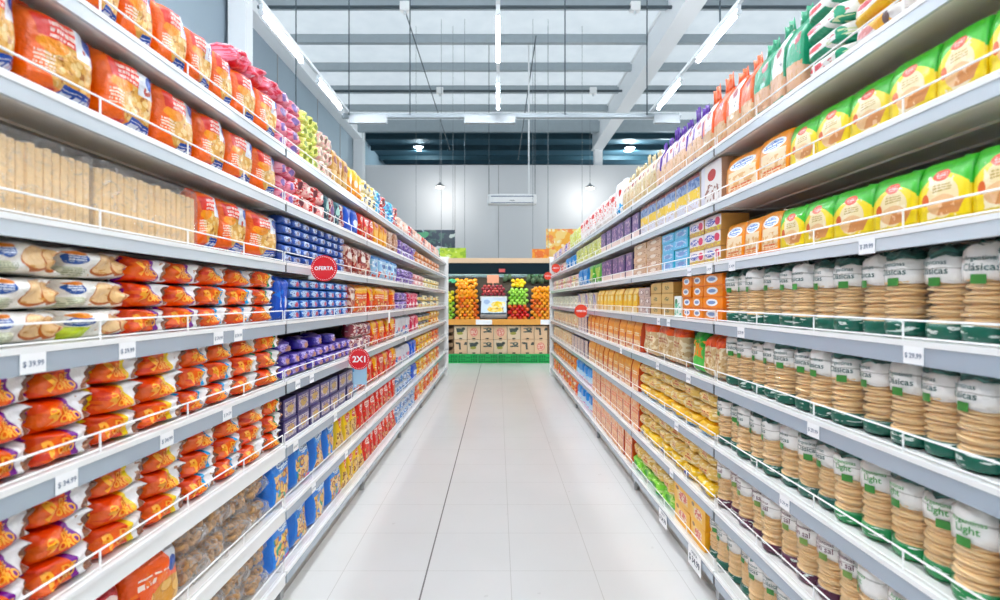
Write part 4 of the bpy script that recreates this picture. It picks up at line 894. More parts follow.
# ------------------------------------------------------------------ shelving
def shelf_bay(side, k):
    y0, y1 = JOINTS[k] + .004, JOINTS[k + 1] - .004
    sg = -1 if side == 'L' else 1
    XR_ = XL if side == 'L' else XR
    DP = .45
    root = empty('shelving_unit', (0, (y0 + y1) / 2, 0))
    yc = (y0 + y1) / 2
    def bx(mb, a, b, ya, yb, z0, z1, mi=0):
        xs = sorted((sg * a, sg * b)); mb.box(xs[0], xs[1], ya - yc, yb - yc, z0, z1, mi)
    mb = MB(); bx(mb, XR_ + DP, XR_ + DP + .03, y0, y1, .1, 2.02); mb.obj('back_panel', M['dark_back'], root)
    mb = MB(); bx(mb, XR_ + DP - .03, XR_ + DP - .002, y0, y0 + .03, 0, 2.03); mb.obj('upright', M['shelf_metal'], root)
    mb = MB(); bx(mb, XR_ + .05, XR_ + .065, y0, y1, .0, .1); mb.obj('kick_plate', M['plinth'], root)
    mb = MB(); bx(mb, XR_ + .02, XR_ + DP, y0, y0 + .035, .03, .1); mb.tube((sg * (XR_ + .035), y0 + .018 - yc, 0), (sg * (XR_ + .035), y0 + .018 - yc, .032), .014, 8); mb.obj('base_foot', M['grey_metal'], root)
    for t, T in enumerate(TIER):
        mb = MB()
        # plate with folded lip, underside ribs and end brackets
        bx(mb, XR_ + .004, XR_ + DP - .002, y0, y1, T - .028, T)
        lipz = .038 if t < 3 else .048
        bx(mb, XR_ + .002, XR_ + .02, y0, y1, T - lipz, T - .027)
        for q in (.15, .27): bx(mb, XR_ + q, XR_ + q + .02, y0 + .01, y1 - .01, T - .034, T - .027)
        for q in (y0 + .003, y1 - .008): bx(mb, XR_ + .02, XR_ + DP - .03, q, q + .005, T - .035, T - .026)
        sh = mb.obj('shelf', M['shelf_metal'], root)
        nostrip = side == 'L' and k <= 1 and t in (5, 6, 7)
        mb = MB()
        bx(mb, XR_ - .008, XR_ + .004, y0 + .001, y1 - .001, T - .011, T + .001)       # white nose
        if nostrip: bx(mb, XR_ - .004, XR_ + .003, y0, y1, T - .052, T - .012)
        mb.obj('shelf_nose', M['white_metal'], sh)
        if not nostrip:
            mb = MB(); bx(mb, XR_ - .006, XR_ + .003, y0 + .004, y1 - .006, T - lipz - .003, T - .0115)
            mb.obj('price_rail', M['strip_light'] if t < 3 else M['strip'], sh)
            mb = MB(); bx(mb, XR_ - .0066, XR_ - .001, y1 - .0062, y1 + .003, T - lipz - .004, T - .008); mb.obj('rail_gap_shade', M['dark_gap'], sh)  # dark strip stands for the shade in the gap between rails
        mb = MB()
        if t > 0 or True:
            xw = sg * (XR_ + .0045); top = T + (.045 if t else .042)
            n = 4
            mb.tube((xw, y0 + .006 - yc, top), (xw, y1 - .006 - yc, top), .0026, 5)
            mb.tube((xw, y0 + .006 - yc, T + .007), (xw, y1 - .006 - yc, T + .007), .0022, 5)
            for j in range(n + 1):
                yy = y0 + .006 + (y1 - y0 - .012) * j / n - yc
                mb.tube((xw, yy, T - .001), (xw, yy, top), .0024, 5)
        mb.obj('guard_grille', M['wire'], sh)
    nm = ['nearest', 'second', 'third', 'fourth', 'fifth', 'sixth', 'seventh', 'eighth']
    tag(root, '%s white metal shelving bay of the %s gondola row from the near end' % (nm[k], 'left' if side == 'L' else 'right'), 'shelving', 'shelving bays of the %s row' % ('left' if side == 'L' else 'right'))
for side in 'LR':
    for k in range(7): shelf_bay(side, k)
    sg = -1 if side == 'L' else 1; xr = XL if side == 'L' else XR
    root = empty('shelf_end_frame', (sg * (xr + .22), 8.826, 0))
    mb = MB(); mb.box(-.24, .26, -.004, .004, .09, 2.0); mb.obj('end_panel', M['shelf_metal'], root)
    for q in (-.24, .22):
        mb = MB(); x0 = q * sg; mb.box(min(x0, x0 + sg * .05), max(x0, x0 + sg * .05), -.025, .025, .0, 2.02); mb.obj('end_post', M['white_metal'], root)
    mb = MB(); mb.box(-.25, .27, -.02, .02, 2.0, 2.03); mb.obj('end_cap', M['white_metal'], root)
    tag(root, 'white end frame closing the far end of the %s gondola row' % ('left' if side == 'L' else 'right'), 'shelf end')

# ------------------------------------------------------------------ price tags and hanging signs
def price_tag(side, px, tier, text, w=.055, h=.038, big=False, word=None):
    sg = -1 if side == 'L' else 1; xr = (XL if side == 'L' else XR)
    y = F * xr / abs(px - CX); T = TIER[tier - 1]
    z = (T - .03 if tier > 3 else T - .026) if not big else T - .05
    mb = MB(); mb.box(-w / 2, w / 2, -.001, 0, -h / 2, h / 2)
    o = mb.obj('price_sign' if big else 'price_tag', M['tag'])
    o.location = (sg * (xr - .0075 - (.004 if big else 0)), y, z); o.rotation_euler = (0, 0, PI / 2 if side == 'L' else -PI / 2)
    text_mesh(text, w * .82, M['ink'] if big else M['greyink'], lambda x, q: (x, -.0016, q - (.006 if big else .001)), .02, parent=o, hmax=h * .55)
    if big: text_mesh('OFERTA', w * .5, M['ink'], lambda x, q: (x, -.0016, q + h * .33), .01, parent=o, hmax=h * .16)
    if side == 'L' or True: PT.append((o, side, tier, y, big))
PT = []
for px, tr, tx in [(29, 4, '$ 39.99'), (124, 4, '$ 39.99'), (216, 4, '$ 39.99'), (236, 4, '$ 39.99'), (63, 5, '$ 34.99'), (164, 5, '$ 34.99'), (225, 5, '$ 34.99'), (296, 5, '$ 34.99'), (310, 5, '$ 29.99'),
                   (294, 6, '$ 34.99'), (334, 6, '$ 29.99'), (312, 7, '$ 34.99'), (345, 7, '$ 29.99'), (405, 5, '$ 29.99')]:
    price_tag('L', px, tr, tx)
for px, tr, tx in [(917, 4, '$ 29.99'), (743, 4, '$ 29.99'), (870, 3, '$ 39.99'), (734, 3, '$ 34.99'), (711, 3, '$ 34.99'), (691, 3, '$ 34.99'), (816, 5, '$ 29.99'), (690, 5, '$ 34.99'), (659, 5, '$ 34.99'), (787, 6, '$ 29.99'),
                   (660, 4, '$ 34.99'), (670, 4, '$ 34.99'), (678, 6, '$ 34.99'), (673, 7, '$ 34.99'), (622, 5, '$ 29.99')]:
    price_tag('R', px, tr, tx)
price_tag('R', 697, 8, '$ 34.99', .15, .085, True); price_tag('R', 665, 8, '$ 34.99', .13, .075, True)
by = {}
for q in PT: by.setdefault((q[1], q[2], q[4]), []).append(q)
for k, L in by.items():
    L.sort(key=lambda q: q[3])
    for i, q in enumerate(L):
        s_ = 'left' if k[0] == 'L' else 'right'
        tag(q[0], '%s, %s from near end, on the %s %s shelf edge' % ('large white offer card' if k[2] else 'small white price tag', ordinal(i), s_, TNAME[k[1] - 1]), 'price tag', 'price tags on the shelf edges')

def disc_sign(name, x, y, z, dia, text, label, mat, side, dots=True, card=None):
    root = empty(name, (x, y, z))
    mb = MB(); n = 40
    vs = [(dia / 2 * math.cos(2 * PI * i / n), yy, dia / 2 * math.sin(2 * PI * i / n)) for yy in (-.0015, .0015) for i in range(n)]
    mb.add(vs, [tuple(range(n))] + [tuple(range(2 * n - 1, n - 1, -1))] + [(i, n + i, n + (i + 1) % n, (i + 1) % n) for i in range(n)])
    mb.obj('disc', mat, root)
    if dots:
        mb = MB(); nd = 34
        for i in range(nd):
            a = 2 * PI * i / nd; r = dia * .44
            c, s = math.cos(a), math.sin(a); u = dia * .018; v = dia * .012
            mb.add([(r * c - s * u * p - c * v * q, -.0022, r * s + c * u * p - s * v * q) for p, q in ((-1, -1), (1, -1), (1, 1), (-1, 1))], [(0, 1, 2, 3)])
        mb.obj('dotted_border', M['white_ink'], root)
    text_mesh(text, dia * .72, M['white_ink'], lambda a, b: (a, -.0024, b), .03, parent=root, hmax=dia * .3)
    sg = -1 if side == 'L' else 1
    mb = MB(); mb.box(min(sg * dia * .3, sg * dia * .6), max(sg * dia * .3, sg * dia * .6), .002, .004, -dia * .42, dia * .1); mb.obj('clip_bracket', M['white_metal'], root)
    if card:
        mb = MB(); mb.box(-.03, .045, .004, .006, -dia * 1.2, -dia * .3); mb.obj('hanging_card', M[card], root)
    tag(root, label, 'sale sign')
disc_sign('sale_sign', -.823, 2.436, 1.44, .124, 'OFERTA', 'round red OFERTA sign with dotted border on left third-highest shelf edge', M['red_sign'], 'L')
disc_sign('sale_sign', -.823, 3.05, .94, .126, '2X1', 'round red 2X1 sign on the left fourth-lowest shelf edge', M['red_sign'], 'L', card='blue_card')
disc_sign('sale_sign', .842, 5.22, 1.178, .135, 'OFERTA', 'round orange-red OFERTA sign on right fourth-highest shelf edge', M['orange_sign'], 'R', False)
disc_sign('sale_sign', .842, 7.5, 1.755, .125, 'OFERTA', 'orange-red round sign on right second-highest shelf edge, nearer of the far pair', M['orange_sign'], 'R', False)
disc_sign('sale_sign', .85, 8.77, 1.70, .135, 'OFERTA', 'orange-red round sign on the far end post of the right shelves', M['orange_sign'], 'R', False)
mb = MB(); mb.box(-.03, .03, -.001, 0, -.05, .05); o = mb.obj('white_shelf_card', M['tag']); y = F * XL / (CX - 388); o.location = (-(XL - .009), y, 1.155); o.rotation_euler = (0, 0, PI / 2)
tag(o, 'blank white card hanging from left fourth-highest shelf edge', 'card')

# ------------------------------------------------------------------ room
def structure(o, kind='structure', label=None, cat=None):
    o['kind'] = kind
    if label: o['label'] = label
    if cat: o['category'] = cat
    return o
# floor tiles
def floor_mat():
    t = NT('floor_tile')
    g = t.n('ShaderNodeNewGeometry'); sp = t.n('ShaderNodeSeparateXYZ'); t.l(g.outputs['Position'], sp.inputs[0])
    T = .3975
    def joint(v, off, w):
        a = t.math('FRACT', t.math('DIVIDE', t.math('SUBTRACT', v, off - 40 * T), T))
        a = t.math('ABSOLUTE', t.math('SUBTRACT', a, .5))
        return t.math('GREATER_THAN', a, .5 - w / T / 2)
    jx = joint(sp.outputs[0], -.338, .0035); jy = joint(sp.outputs[1], 2.453, .003)
    dk = t.math('LESS_THAN', t.math('ABSOLUTE', t.math('SUBTRACT', sp.outputs[0], -.338)), .0038)
    nz = t.n('ShaderNodeTexNoise'); nz.inputs['Scale'].default_value = 1.6; nz.inputs['Detail'].default_value = 5; t.l(g.outputs['Position'], nz.inputs['Vector'])
    n2 = t.n('ShaderNodeTexNoise'); n2.inputs['Scale'].default_value = 14; n2.inputs['Detail'].default_value = 6; t.l(g.outputs['Position'], n2.inputs['Vector'])
    c = t.mix(nz.outputs['Fac'], hexc('dcdad6'), hexc('e7e5e2'))
    sm = t.math('MULTIPLY', t.math('GREATER_THAN', n2.outputs['Fac'], .71), .18)
    c = t.mix(sm, c, hexc('a8a29a'))
    c = t.mix(t.math('MULTIPLY', t.math('MAXIMUM', jx, jy), .55), c, hexc('b5b0a8'))
    c = t.mix(t.math('MULTIPLY', dk, .85), c, hexc('6a6864'))
    b = t.n('ShaderNodeBsdfPrincipled'); t.l(c, b.inputs['Base Color']); b.inputs['Roughness'].default_value = .22; b.inputs['Specular IOR Level'].default_value = .4
    t.l(b.outputs[0], t.out.inputs[0]); return t.m
mb = MB(); mb.box(-5.4, 9.2, -7.2, 26.2, -.1, 0); structure(mb.obj('floor', floor_mat()), label='glossy white tiled floor of the aisle', cat='floor')
CZ = H + 6.5
def roof_mat():
    t = NT('translucent_roof_sheet')  # roof made translucent so that sky light brightens the ceiling and hall
    g = t.n('ShaderNodeNewGeometry'); nz = t.n('ShaderNodeTexNoise'); nz.inputs['Scale'].default_value = 2.2; nz.inputs['Detail'].default_value = 6; t.l(g.outputs['Position'], nz.inputs['Vector'])
    c = t.mix(nz.outputs['Fac'], hexc('dfe6ea'), hexc('f6fafc'))
    a = t.n('ShaderNodeBsdfTranslucent'); b = t.n('ShaderNodeBsdfDiffuse'); t.l(c, a.inputs[0]); t.l(c, b.inputs[0])
    mx = t.n('ShaderNodeMixShader'); mx.inputs[0].default_value = .35; t.l(a.outputs[0], mx.inputs[1]); t.l(b.outputs[0], mx.inputs[2]); t.l(mx.outputs[0], t.out.inputs[0]); return t.m
M['ceil_white'] = roof_mat()
def clear_mat():
    t = NT('see_through_top'); a = t.n('ShaderNodeBsdfTransparent'); t.l(a.outputs[0], t.out.inputs[0]); return t.m  # see-through top and sides, only there to let sky light reach the sheet
M['ceil_top'] = clear_mat()
M['ceil_dark'] = plain('ceiling_sheet_shaded', '42606e', .7)  # dark colour stands for the unlit ceiling past the cross beam
M['purlin'] = plain('purlin_galvanised', 'a5b0b5', .45, noise=.15, nscale=8)
M['purlin_dark'] = plain('purlin_shaded', '274550', .5)  # shaded copy of the purlin colour for the unlit far end
M['wallblue'] = plain('wall_blue_grey', '93a3ae', .6, noise=.05, nscale=2)
M['beam'] = plain('beam_white', 'f3f5f6', .5)
M['backwall'] = plain('back_wall_grey', 'd6d8da', .55, noise=.03, nscale=1)
mb = MB(); mb.box(-5.4, 9.2, -7.2, 18.6, CZ, CZ + .1); mb.mi = [0, 1, 1, 1, 1, 1]; structure(mb.obj('ceiling', [M['ceil_white'], M['ceil_top']]), label='white translucent sheet ceiling above the aisle', cat='ceiling')
mb = MB(); mb.box(-5.4, 9.2, 18.6, 26.2, CZ, CZ + .1); structure(mb.obj('ceiling_far', M['ceil_dark']), label='ceiling beyond the back wall, coloured dark for shade', cat='ceiling')
k = 0
y = F * 6.5 / 266 - 1.507 * 10
while y < 25.8:
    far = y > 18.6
    mb = MB(); zt = CZ - .002
    # Z purlin: web with two flanges
    mb.box(-5.35, 9.15, y, y + .012, zt - .19, zt); mb.box(-5.35, 9.15, y, y + .13, zt - .2, zt - .19); mb.box(-5.35, 9.15, y, y + .07, zt - .006, zt)
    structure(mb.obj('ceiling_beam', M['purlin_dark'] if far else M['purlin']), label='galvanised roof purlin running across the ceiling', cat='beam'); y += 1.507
def wall(name, x0, x1, y0, y1, z0, z1, m, lab):
    mb = MB(); mb.box(x0, x1, y0, y1, z0, z1); return structure(mb.obj(name, m), label=lab, cat='wall')
wall('wall_left', -5.5, -5.4, -7.2, 26.2, 0, CZ, M['wallblue'], 'blue-grey panelled side wall behind the left shelves')
wall('wall_right', 9.2, 9.3, -7.2, 26.2, 0, CZ, M['backwall'], 'pale side wall far to the right')
wall('wall_front', -5.4, 9.2, -7.3, -7.2, 0, CZ, M['backwall'], 'pale wall behind the viewer')
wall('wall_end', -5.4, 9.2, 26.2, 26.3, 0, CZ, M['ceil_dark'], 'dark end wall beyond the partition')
BW = 19.6
wall('wall_back', -5.05, 9.2, BW, BW + .1, 0, H + 135 * BW / F, M['backwall'], 'light grey partition wall behind the fruit display')
for i, px in enumerate((498.5, 455)):
    x = (px - CX) * BW / F
    mb = MB(); mb.box(x - .012, x + .012, BW - .004, BW + .001, 0, H + 135 * BW / F - .01); structure(mb.obj('trim_%d' % (i + 1), M['grey_metal']), label='thin vertical joint strip on the grey back wall', cat='trim')
for i, yy in enumerate((7.5, 12.6, 15.4, 17.6)):
    mb = MB(); mb.box(-5.4, -5.385, yy - .02, yy + .02, 0, CZ - .3); structure(mb.obj('trim_%d' % (i + 11), M['grey_metal']), label='vertical panel joint on the blue-grey left wall', cat='trim')
def column(x, y, m, lab, w=.3, top=CZ):
    mb = MB(); a = w / 2
    mb.box(x - a, x + a, y - .16, y - .145, 0, top); mb.box(x - a, x + a, y + .145, y + .16, 0, top); mb.box(x - .01, x + .01, y - .146, y + .146, 0, top)
    structure(mb.obj('column', m), label=lab, cat='column')
column(-5.15, 10.3, M['beam'], 'near white steel column against the left wall', .34)
column(-5.2, 19.3, M['beam'], 'far white steel column at the left end of the partition', .36)
column(3.86, 19.9, M['beam'], 'white steel column under the end of the deep beam', .3)
mb = MB(); mb.box(3.66, 3.7, -7.2, 20, H + 5.83, CZ); mb.box(3.62, 4.04, -7.2, 20, H + 5.78, H + 5.83); mb.box(3.62, 4.04, -7.2, 20, CZ - .05, CZ - .003)
structure(mb.obj('beam_main', M['beam']), label='deep white steel beam running lengthwise under the ceiling', cat='beam')
mb = MB(); mb.box(-5.4, -5.06, -7.2, 19.5, CZ - .5, CZ - .2)
structure(mb.obj('beam_wall', M['beam']), label='white steel beam along the top of the left wall', cat='beam')
mb = MB(); mb.box(-5.4, 9.2, 18.55, 18.7, CZ - .42, CZ - .003)
structure(mb.obj('beam_cross', M['purlin']), label='grey cross beam where the lit ceiling ends', cat='beam')
M['rod'] = plain('rod_dark', '3d4a50', .4)
M['wire_grey'] = plain('wire_grey', '7f888c', .4)
M['rod_white'] = plain('rod_white', 'e6e8e8', .4)

# ------------------------------------------------------------------ lamps
HL = H + 3.4
def emit_mat(name, col, s):
    t = NT(name); e = t.n('ShaderNodeEmission'); e.inputs[0].default_value = hexc(col); e.inputs[1].default_value = s; t.l(e.outputs[0], t.out.inputs[0]); return t.m
TUBE_E = 195.0
M['tube_glow'] = emit_mat('tube_glow', 'f4f8ff', TUBE_E)
M['batten'] = plain('batten_white', 'dfe4e6', .4)
def tube_lamp(x, y0, L, lab):
    root = empty('hanging_tube_lamp', (x, y0 + L / 2, HL))
    mb = MB(); mb.box(-.022, .022, -L / 2 - .04, L / 2 + .04, .05, .095); mb.obj('lamp_housing', M['batten'], root)
    mb = MB(); mb.tube((0, -L / 2, 0), (0, L / 2, 0), .019, 10); mb.obj('glowing_tube', M['tube_glow'], root)
    for q in (-1, 1):
        mb = MB(); mb.tube((0, q * (L / 2 + .002), 0), (0, q * (L / 2 + .045), 0), .033, 10); mb.box(-.02, .02, q * (L / 2 + .025) - .012, q * (L / 2 + .025) + .012, 0, .06); mb.obj('lamp_holder', M['batten'], root)
    tag(root, lab, 'lamp', 'tube lamps along the ceiling tracks')
rows = {-2.8: 'left', 0.0: 'middle', 2.85: 'right'}
for x, nm in rows.items():
    ys = [6.12, 8.03]
    dn = ['far', 'near']
    for y0, w_ in ((8.03, 'farther'), (6.12, 'nearer')): tube_lamp(x, y0, 1.2 if y0 < 7 else 1.1, '%s glowing white tube of the %s overhead lamp track' % (w_, nm))
    for j in range(6):
        tube_lamp(x, 6.12 - 1.91 * (j + 1), 1.2, '%s glowing tube overhead before the frame on the %s lamp track' % (ordinal(j), nm))
    mb = MB(); mb.box(x - .025, x + .025, -6.5, 9.6, HL + .096, HL + .14)
    tag(mb.obj('lamp_track', M['batten']), 'long %s ceiling track carrying tube lamps' % nm, 'lamp track', 'lamp tracks')
    for yy in (-3., 1., 5., 7.6):
        pass
# cross tray
YT = 9.62
M['tray_grey'] = plain('tray_grey', '9aa3a8', .5); M['driver_grey'] = plain('driver_grey', 'a4aaad', .5)
root = empty('hanging_cable_tray', (0, YT, HL))
mb = MB(); mb.box(-2.9, 3.4, .02, .026, -.005, .1); mb.box(-2.9, 3.4, -.06, .02, -.011, -.005); mb.box(-2.9, 3.4, -.066, -.06, -.005, .03)
mb.obj('tray_channel', M['tray_grey'], root)
for x0, x1 in ((-2.75, -2.05), (-.62, .32), (2.88, 3.35)):
    mb = MB(); mb.box(x0, x1, -.15, -.07, -.14, .0); mb.obj('driver_box', M['driver_grey'], root)
tag(root, 'pale cable tray hung across the hall at the end of the lamp tracks', 'cable tray')
for i, px in enumerate((296, 349, 410, 565, 647)):
    x = (px - CX) * YT / F
    mb = MB(); mb.tube((x, YT, HL + .03), (x, YT, CZ - .005), .012, 6)
    tag(mb.obj('hanging_rod', M['rod']), 'dark hanging rod, %s from the left, holding up the cable tray' % ORD[i], 'rod', 'rods holding the cable tray')
for i, (px, yy, pb) in enumerate(((720, 8.0, 40),)):
    x = (px - CX) * 6.9 / F
    mb = MB(); mb.tube((x, 6.9, HL + .14), (x, 6.9, CZ - .005), .012, 6)
    tag(mb.obj('hanging_rod', M['rod']), 'dark hanging rod above the right lamp track', 'rod')
# sprinkler main pipe with heads
for i, yy in enumerate((10.85, 15.2)):
    mb = MB(); mb.tube((-5.3, yy, CZ - .33), (9.1, yy, CZ - .33), .035, 8)
    tag(mb.obj('ceiling_pipe', M['rod']), '%s dark pipe running across under the purlins' % ('nearer' if i == 0 else 'farther'), 'pipe', 'pipes under the purlins')
bx_ = [(405, 10.85, 'white junction box on the nearer pipe, left one'), (635, 10.85, 'white junction box on the nearer pipe beside the deep beam'), (440, 15.2, 'white junction box on the farther pipe, left one'), (593, 15.2, 'white junction box on the farther pipe, right one')]
for px, yy, lab in bx_:
    x = (px - CX) * yy / F
    root = empty('ceiling_junction_box', (x, yy, CZ - .33)); mb = MB(); mb.box(-.1, .1, -.07, .07, -.09, .09); mb.obj('box_body', M['white_metal'], root)
    mb = MB(); mb.tube((0, 0, -.09), (0, 0, -.16), .03, 8); mb.obj('cable_gland', M['batten'], root)
    tag(root, lab, 'junction box')
# slack cables dropping from the ceiling
for i, (pa, ya, pb, pyb, yb) in enumerate(((405, 10.85, 450, 150, 18.3), (536, 11.9, 518, 160, 18.0))):
    a = Vector(((pa - CX) * ya / F, ya, CZ - .4)); b = Vector(((pb - CX) * yb / F, yb, H + (300 - pyb) * yb / F))
    mb = MB(); mb.tube(a, b, .014, 6); tag(mb.obj('power_cable', M['rod']), 'slanting dark cable from the ceiling, %s one' % ('left' if i == 0 else 'right'), 'cable', 'slanting cables')
# pendant and high-bay lamps
M['bay_glow'] = emit_mat('high_bay_glow', 'dff4ff', 30)
M['pend_glow'] = emit_mat('pendant_glow', 'fffaf0', 12)
M['lampgrey'] = plain('lamp_grey', '8b9094', .4)
def pendant(px, py, y, dia, lab, glow, power, name='pendant_lamp'):
    x, z = (px - CX) * y / F, H + (300 - py) * y / F
    root = empty(name, (x, y, z))
    mb = MB(); r = dia / 2; mb.lathe([(r, 0), (r * .98, r * .12), (r * .75, r * .45), (r * .3, r * .75), (r * .16, r * 1.05)], 18); mb.obj('lamp_shade', M['lampgrey'], root, True)
    mb = MB(); mb.sphere((0, 0, -.005), r * .94, 14, 8, sq=(1, 1, .28)); mb.obj('glowing_bulb', glow, root, True)
    mb = MB(); mb.tube((0, 0, r), (0, 0, CZ - z - .01), .008, 5); mb.obj('cord', M['wire_grey'], root)
    if power:
        L = D.lights.new('pendant_light', 'POINT'); L.energy = power; L.color = (.75, .93, 1) if power > 100 else (1, .98, .95); L.shadow_soft_size = .12
        lo = D.objects.new('pendant_light', L); COL.objects.link(lo); lo.parent = root; lo.location = (0, 0, -.16)
    tag(root, lab, 'lamp')
pendant(440, 187, 18.3, .32, 'small bell pendant lamp hanging left of the air conditioner', M['pend_glow'], 70)
pendant(590, 188, 18.3, .32, 'small bell pendant lamp hanging right of the air conditioner', M['pend_glow'], 70)
for _px, _l in ((740, 'unseen bell pendant lamp added behind the right shelves'),):
    pendant(_px, 187, 18.3, .32, _l, M['pend_glow'], 70)  # unseen lamp added to brighten the back wall
pendant(419, 148, 21.8, .58, 'glowing high bay lamp in the dark gap above the partition, left one', M['bay_glow'], 150, 'high_bay_lamp')
pendant(629, 149, 21.8, .6, 'glowing high bay lamp above the partition, right of the deep beam', M['bay_glow'], 500, 'high_bay_lamp')
for i, (x, y) in enumerate(((7.6, 23.4),)):
    pendant(CX + x * F / y, 165, y, .6, 'unseen high bay lamp added far behind the right shelves', M['bay_glow'], 500, 'high_bay_lamp')  # unseen lamp added to light the far purlins
# air conditioner on rods
ay = 12.9
ax, az = (512 - CX) * ay / F, H + (300 - 200) * ay / F
root = empty('air_conditioner', (ax, ay, az)); w = 48 * ay / F
mb, _ = brick(w, .25, .28, .03, .25, 6); o = mb.obj('ac_body', [M['white_metal'], M['white_metal']], root, True); o.location = (0, 0, -.125)
mb = MB(); mb.box(-w * .44, w * .44, -.158, -.145, .055, .075); mb.obj('air_inlet', M['greyink'], root)
mb = MB(); mb.box(-w * .44, w * .44, -.155, -.14, -.1, -.085); mb.obj('air_outlet', M['greyink'], root)
mb = MB(); mb.box(-.06, .06, -.16, -.15, -.05, -.03); mb.obj('brand_plate', M['grey_metal'], root)
for q, r_, mm in ((-.48, .008, 'rod'), (.48, .008, 'rod'), (.35, .02, 'rod_white')):
    mb = MB(); mb.tube((w * q, 0, .12), (w * q, 0, CZ - az - .01), r_, 6); mb.obj('hanger_rod', M[mm], root)
tag(root, 'white air conditioner unit hanging on rods before the grey back wall', 'air conditioner')
# hanging produce posters
def poster(name, x0, x1, y0, y1, yd, mat, lab):
    a, b = (x0 - CX) * yd / F, (x1 - CX) * yd / F; zt, zb = H + (300 - y0) * yd / F, H + (300 - y1) * yd / F
    root = empty(name, ((a + b) / 2, yd, zb)); w, h = b - a, zt - zb
    bk, _ = brick(w, h, .02, 0, 0, 1); bk.obj('poster_board', [mat, M['white_metal']], root)
    for q in (-.45, .45):
        mb = MB(); mb.tube((w * q, 0, h), (w * q, 0, CZ - zb - .01), .005, 5); mb.obj('hanging_wire', M['wire_grey'], root)
    tag(root, lab, 'poster')
pm1 = prt('leek_poster', '17303f', [('n', -1, 2, -1, 2, 4, .55, '40635a'), ('r', .42, .5, .2, .95, 'e6ece2', .5), ('r', .62, .98, .74, .86, 'c9d4cc', -.3), ('r', .5, 1.2, .3, .4, 'd9dfe0', .2), ('e', .2, .85, .18, .1, '5aa87a'), ('e', .65, .25, .2, .1, '8fd0a8'), ('n', -1, 2, -1, 2, 5, .68, 'a8c4c8')], warp=.12, bump=0, vary=0)
pm2 = prt('lime_poster', 'c5de4e', [('s', -1, 2, -1, 2, 4, .36, '9cc43a'), ('n', -1, 2, -1, 2, 5, .6, 'e6f29a'), ('e', .7, .4, .08, .1, '4d5a2a')], warp=.08, bump=0, vary=0)
pm3 = prt('citrus_poster', 'f4b04a', [('s', -1, 2, -1, 2, 3.5, .42, 'f7d27e'), ('s', -1, 2, -1, 2, 5, .2, 'fbe9b8'), ('n', -1, 2, -1, 2, 4, .62, 'f08a3a')], warp=.06, bump=0, vary=0)
pm4 = prt('orange_poster', 'ef8330', [('s', -1, 2, -1, 2, 2.5, .42, 'f9a845'), ('e', .5, .35, .34, .28, 'f9a640'), ('e', .45, .75, .3, .18, 'f2772a'), ('n', -1, 2, -1, 2, 6, .64, 'f7c878')], warp=.06, bump=0, vary=0)
poster('produce_poster', 414, 455, 230, 259, 12.2, pm1, 'dark hanging poster of leaves and leeks behind the left shelves')
poster('produce_poster', 440, 466, 248, 270, 11.9, pm2, 'lime green hanging poster beside the left shelf end')
poster('produce_poster', 546, 584, 229, 262, 12.2, pm3, 'yellow hanging poster of citrus slices behind the right shelves')
poster('produce_poster', 532, 549, 249, 270, 11.9, pm4, 'orange hanging poster of oranges beside the right shelf end')

# ------------------------------------------------------------------ fruit display at the end of the aisle
YD = 10.5
def pxX(px, y): return (px - CX) * y / F
M['crate_green'] = plain('crate_green', '18b558', .35, coat=.2)
M['crate_dark'] = plain('crate_inside_shade', '0b6a30', .6)
M['kraft'] = plain('kraft_card', 'd9b48e', .7, noise=.08, nscale=12)
M['tray_orange'] = plain('tray_wood', 'eda545', .5, noise=.15, nscale=9)
M['canopy'] = plain('canopy_dark', '0c222b', .6, spec=.15)
M['canopy_lip'] = plain('canopy_lip', 'e3c29c', .5)
M['canopy_fill'] = emit_mat('canopy_fill_light', 'eafcff', 30)
M['mirror'] = plain('mirror_band', 'bcd6da', .08, metal=.9)
def crate():
    mb = MB(); w, d, h, t = .4, .3, .185, .008
    mb.box(-w / 2 + t, w / 2 - t, -d / 2 + t, d / 2 - t, .0, .012)
    mb.box(-w / 2 + .016, w / 2 - .016, -d / 2 + .016, -d / 2 + .02, .012, h - .02)  # darker green sheet stands for the shade behind the slats
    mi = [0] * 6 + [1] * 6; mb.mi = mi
    for z0, z1 in ((.0, .022), (.05, .062), (.082, .1), (.12, .132), (.158, h)):
        mb.box(-w / 2, w / 2, -d / 2, -d / 2 + t, z0, z1); mb.box(-w / 2, w / 2, d / 2 - t, d / 2, z0, z1)
        mb.box(-w / 2, -w / 2 + t, -d / 2, d / 2, z0, z1); mb.box(w / 2 - t, w / 2, -d / 2, d / 2, z0, z1)
    for i in range(9):
        x = -w / 2 + .006 + (w - .012) * i / 8
        if i in (4,): mb.box(x - .006, x + .006, -d / 2 + .001, -d / 2 + .007, .0, .06); continue
        mb.box(x - .006, x + .006, -d / 2 - .002, -d / 2 + .007, .0, h)
    mb.box(-.055, .055, -d / 2 - .003, -d / 2 + .001, .135, .16); mb.box(-.055, .055, -d / 2 - .003, -d / 2 + .001, .065, .08)
    return mb.obj('plastic_crate', [M['crate_green'], M['crate_dark']], link=False)
cr = crate(); cr.name = 'source_crate'
for i in range(8):
    o = copy_tree(cr); o.name = 'plastic_crate'; o.location = (pxX(447, YD) - .19 + .205 - .41 + .41 * i, YD + .15, .0005)
    tag(o, 'green slatted plastic crate on the floor under the cartons, %s from the left' % ORD[i], 'crate', 'green crates under the cartons')
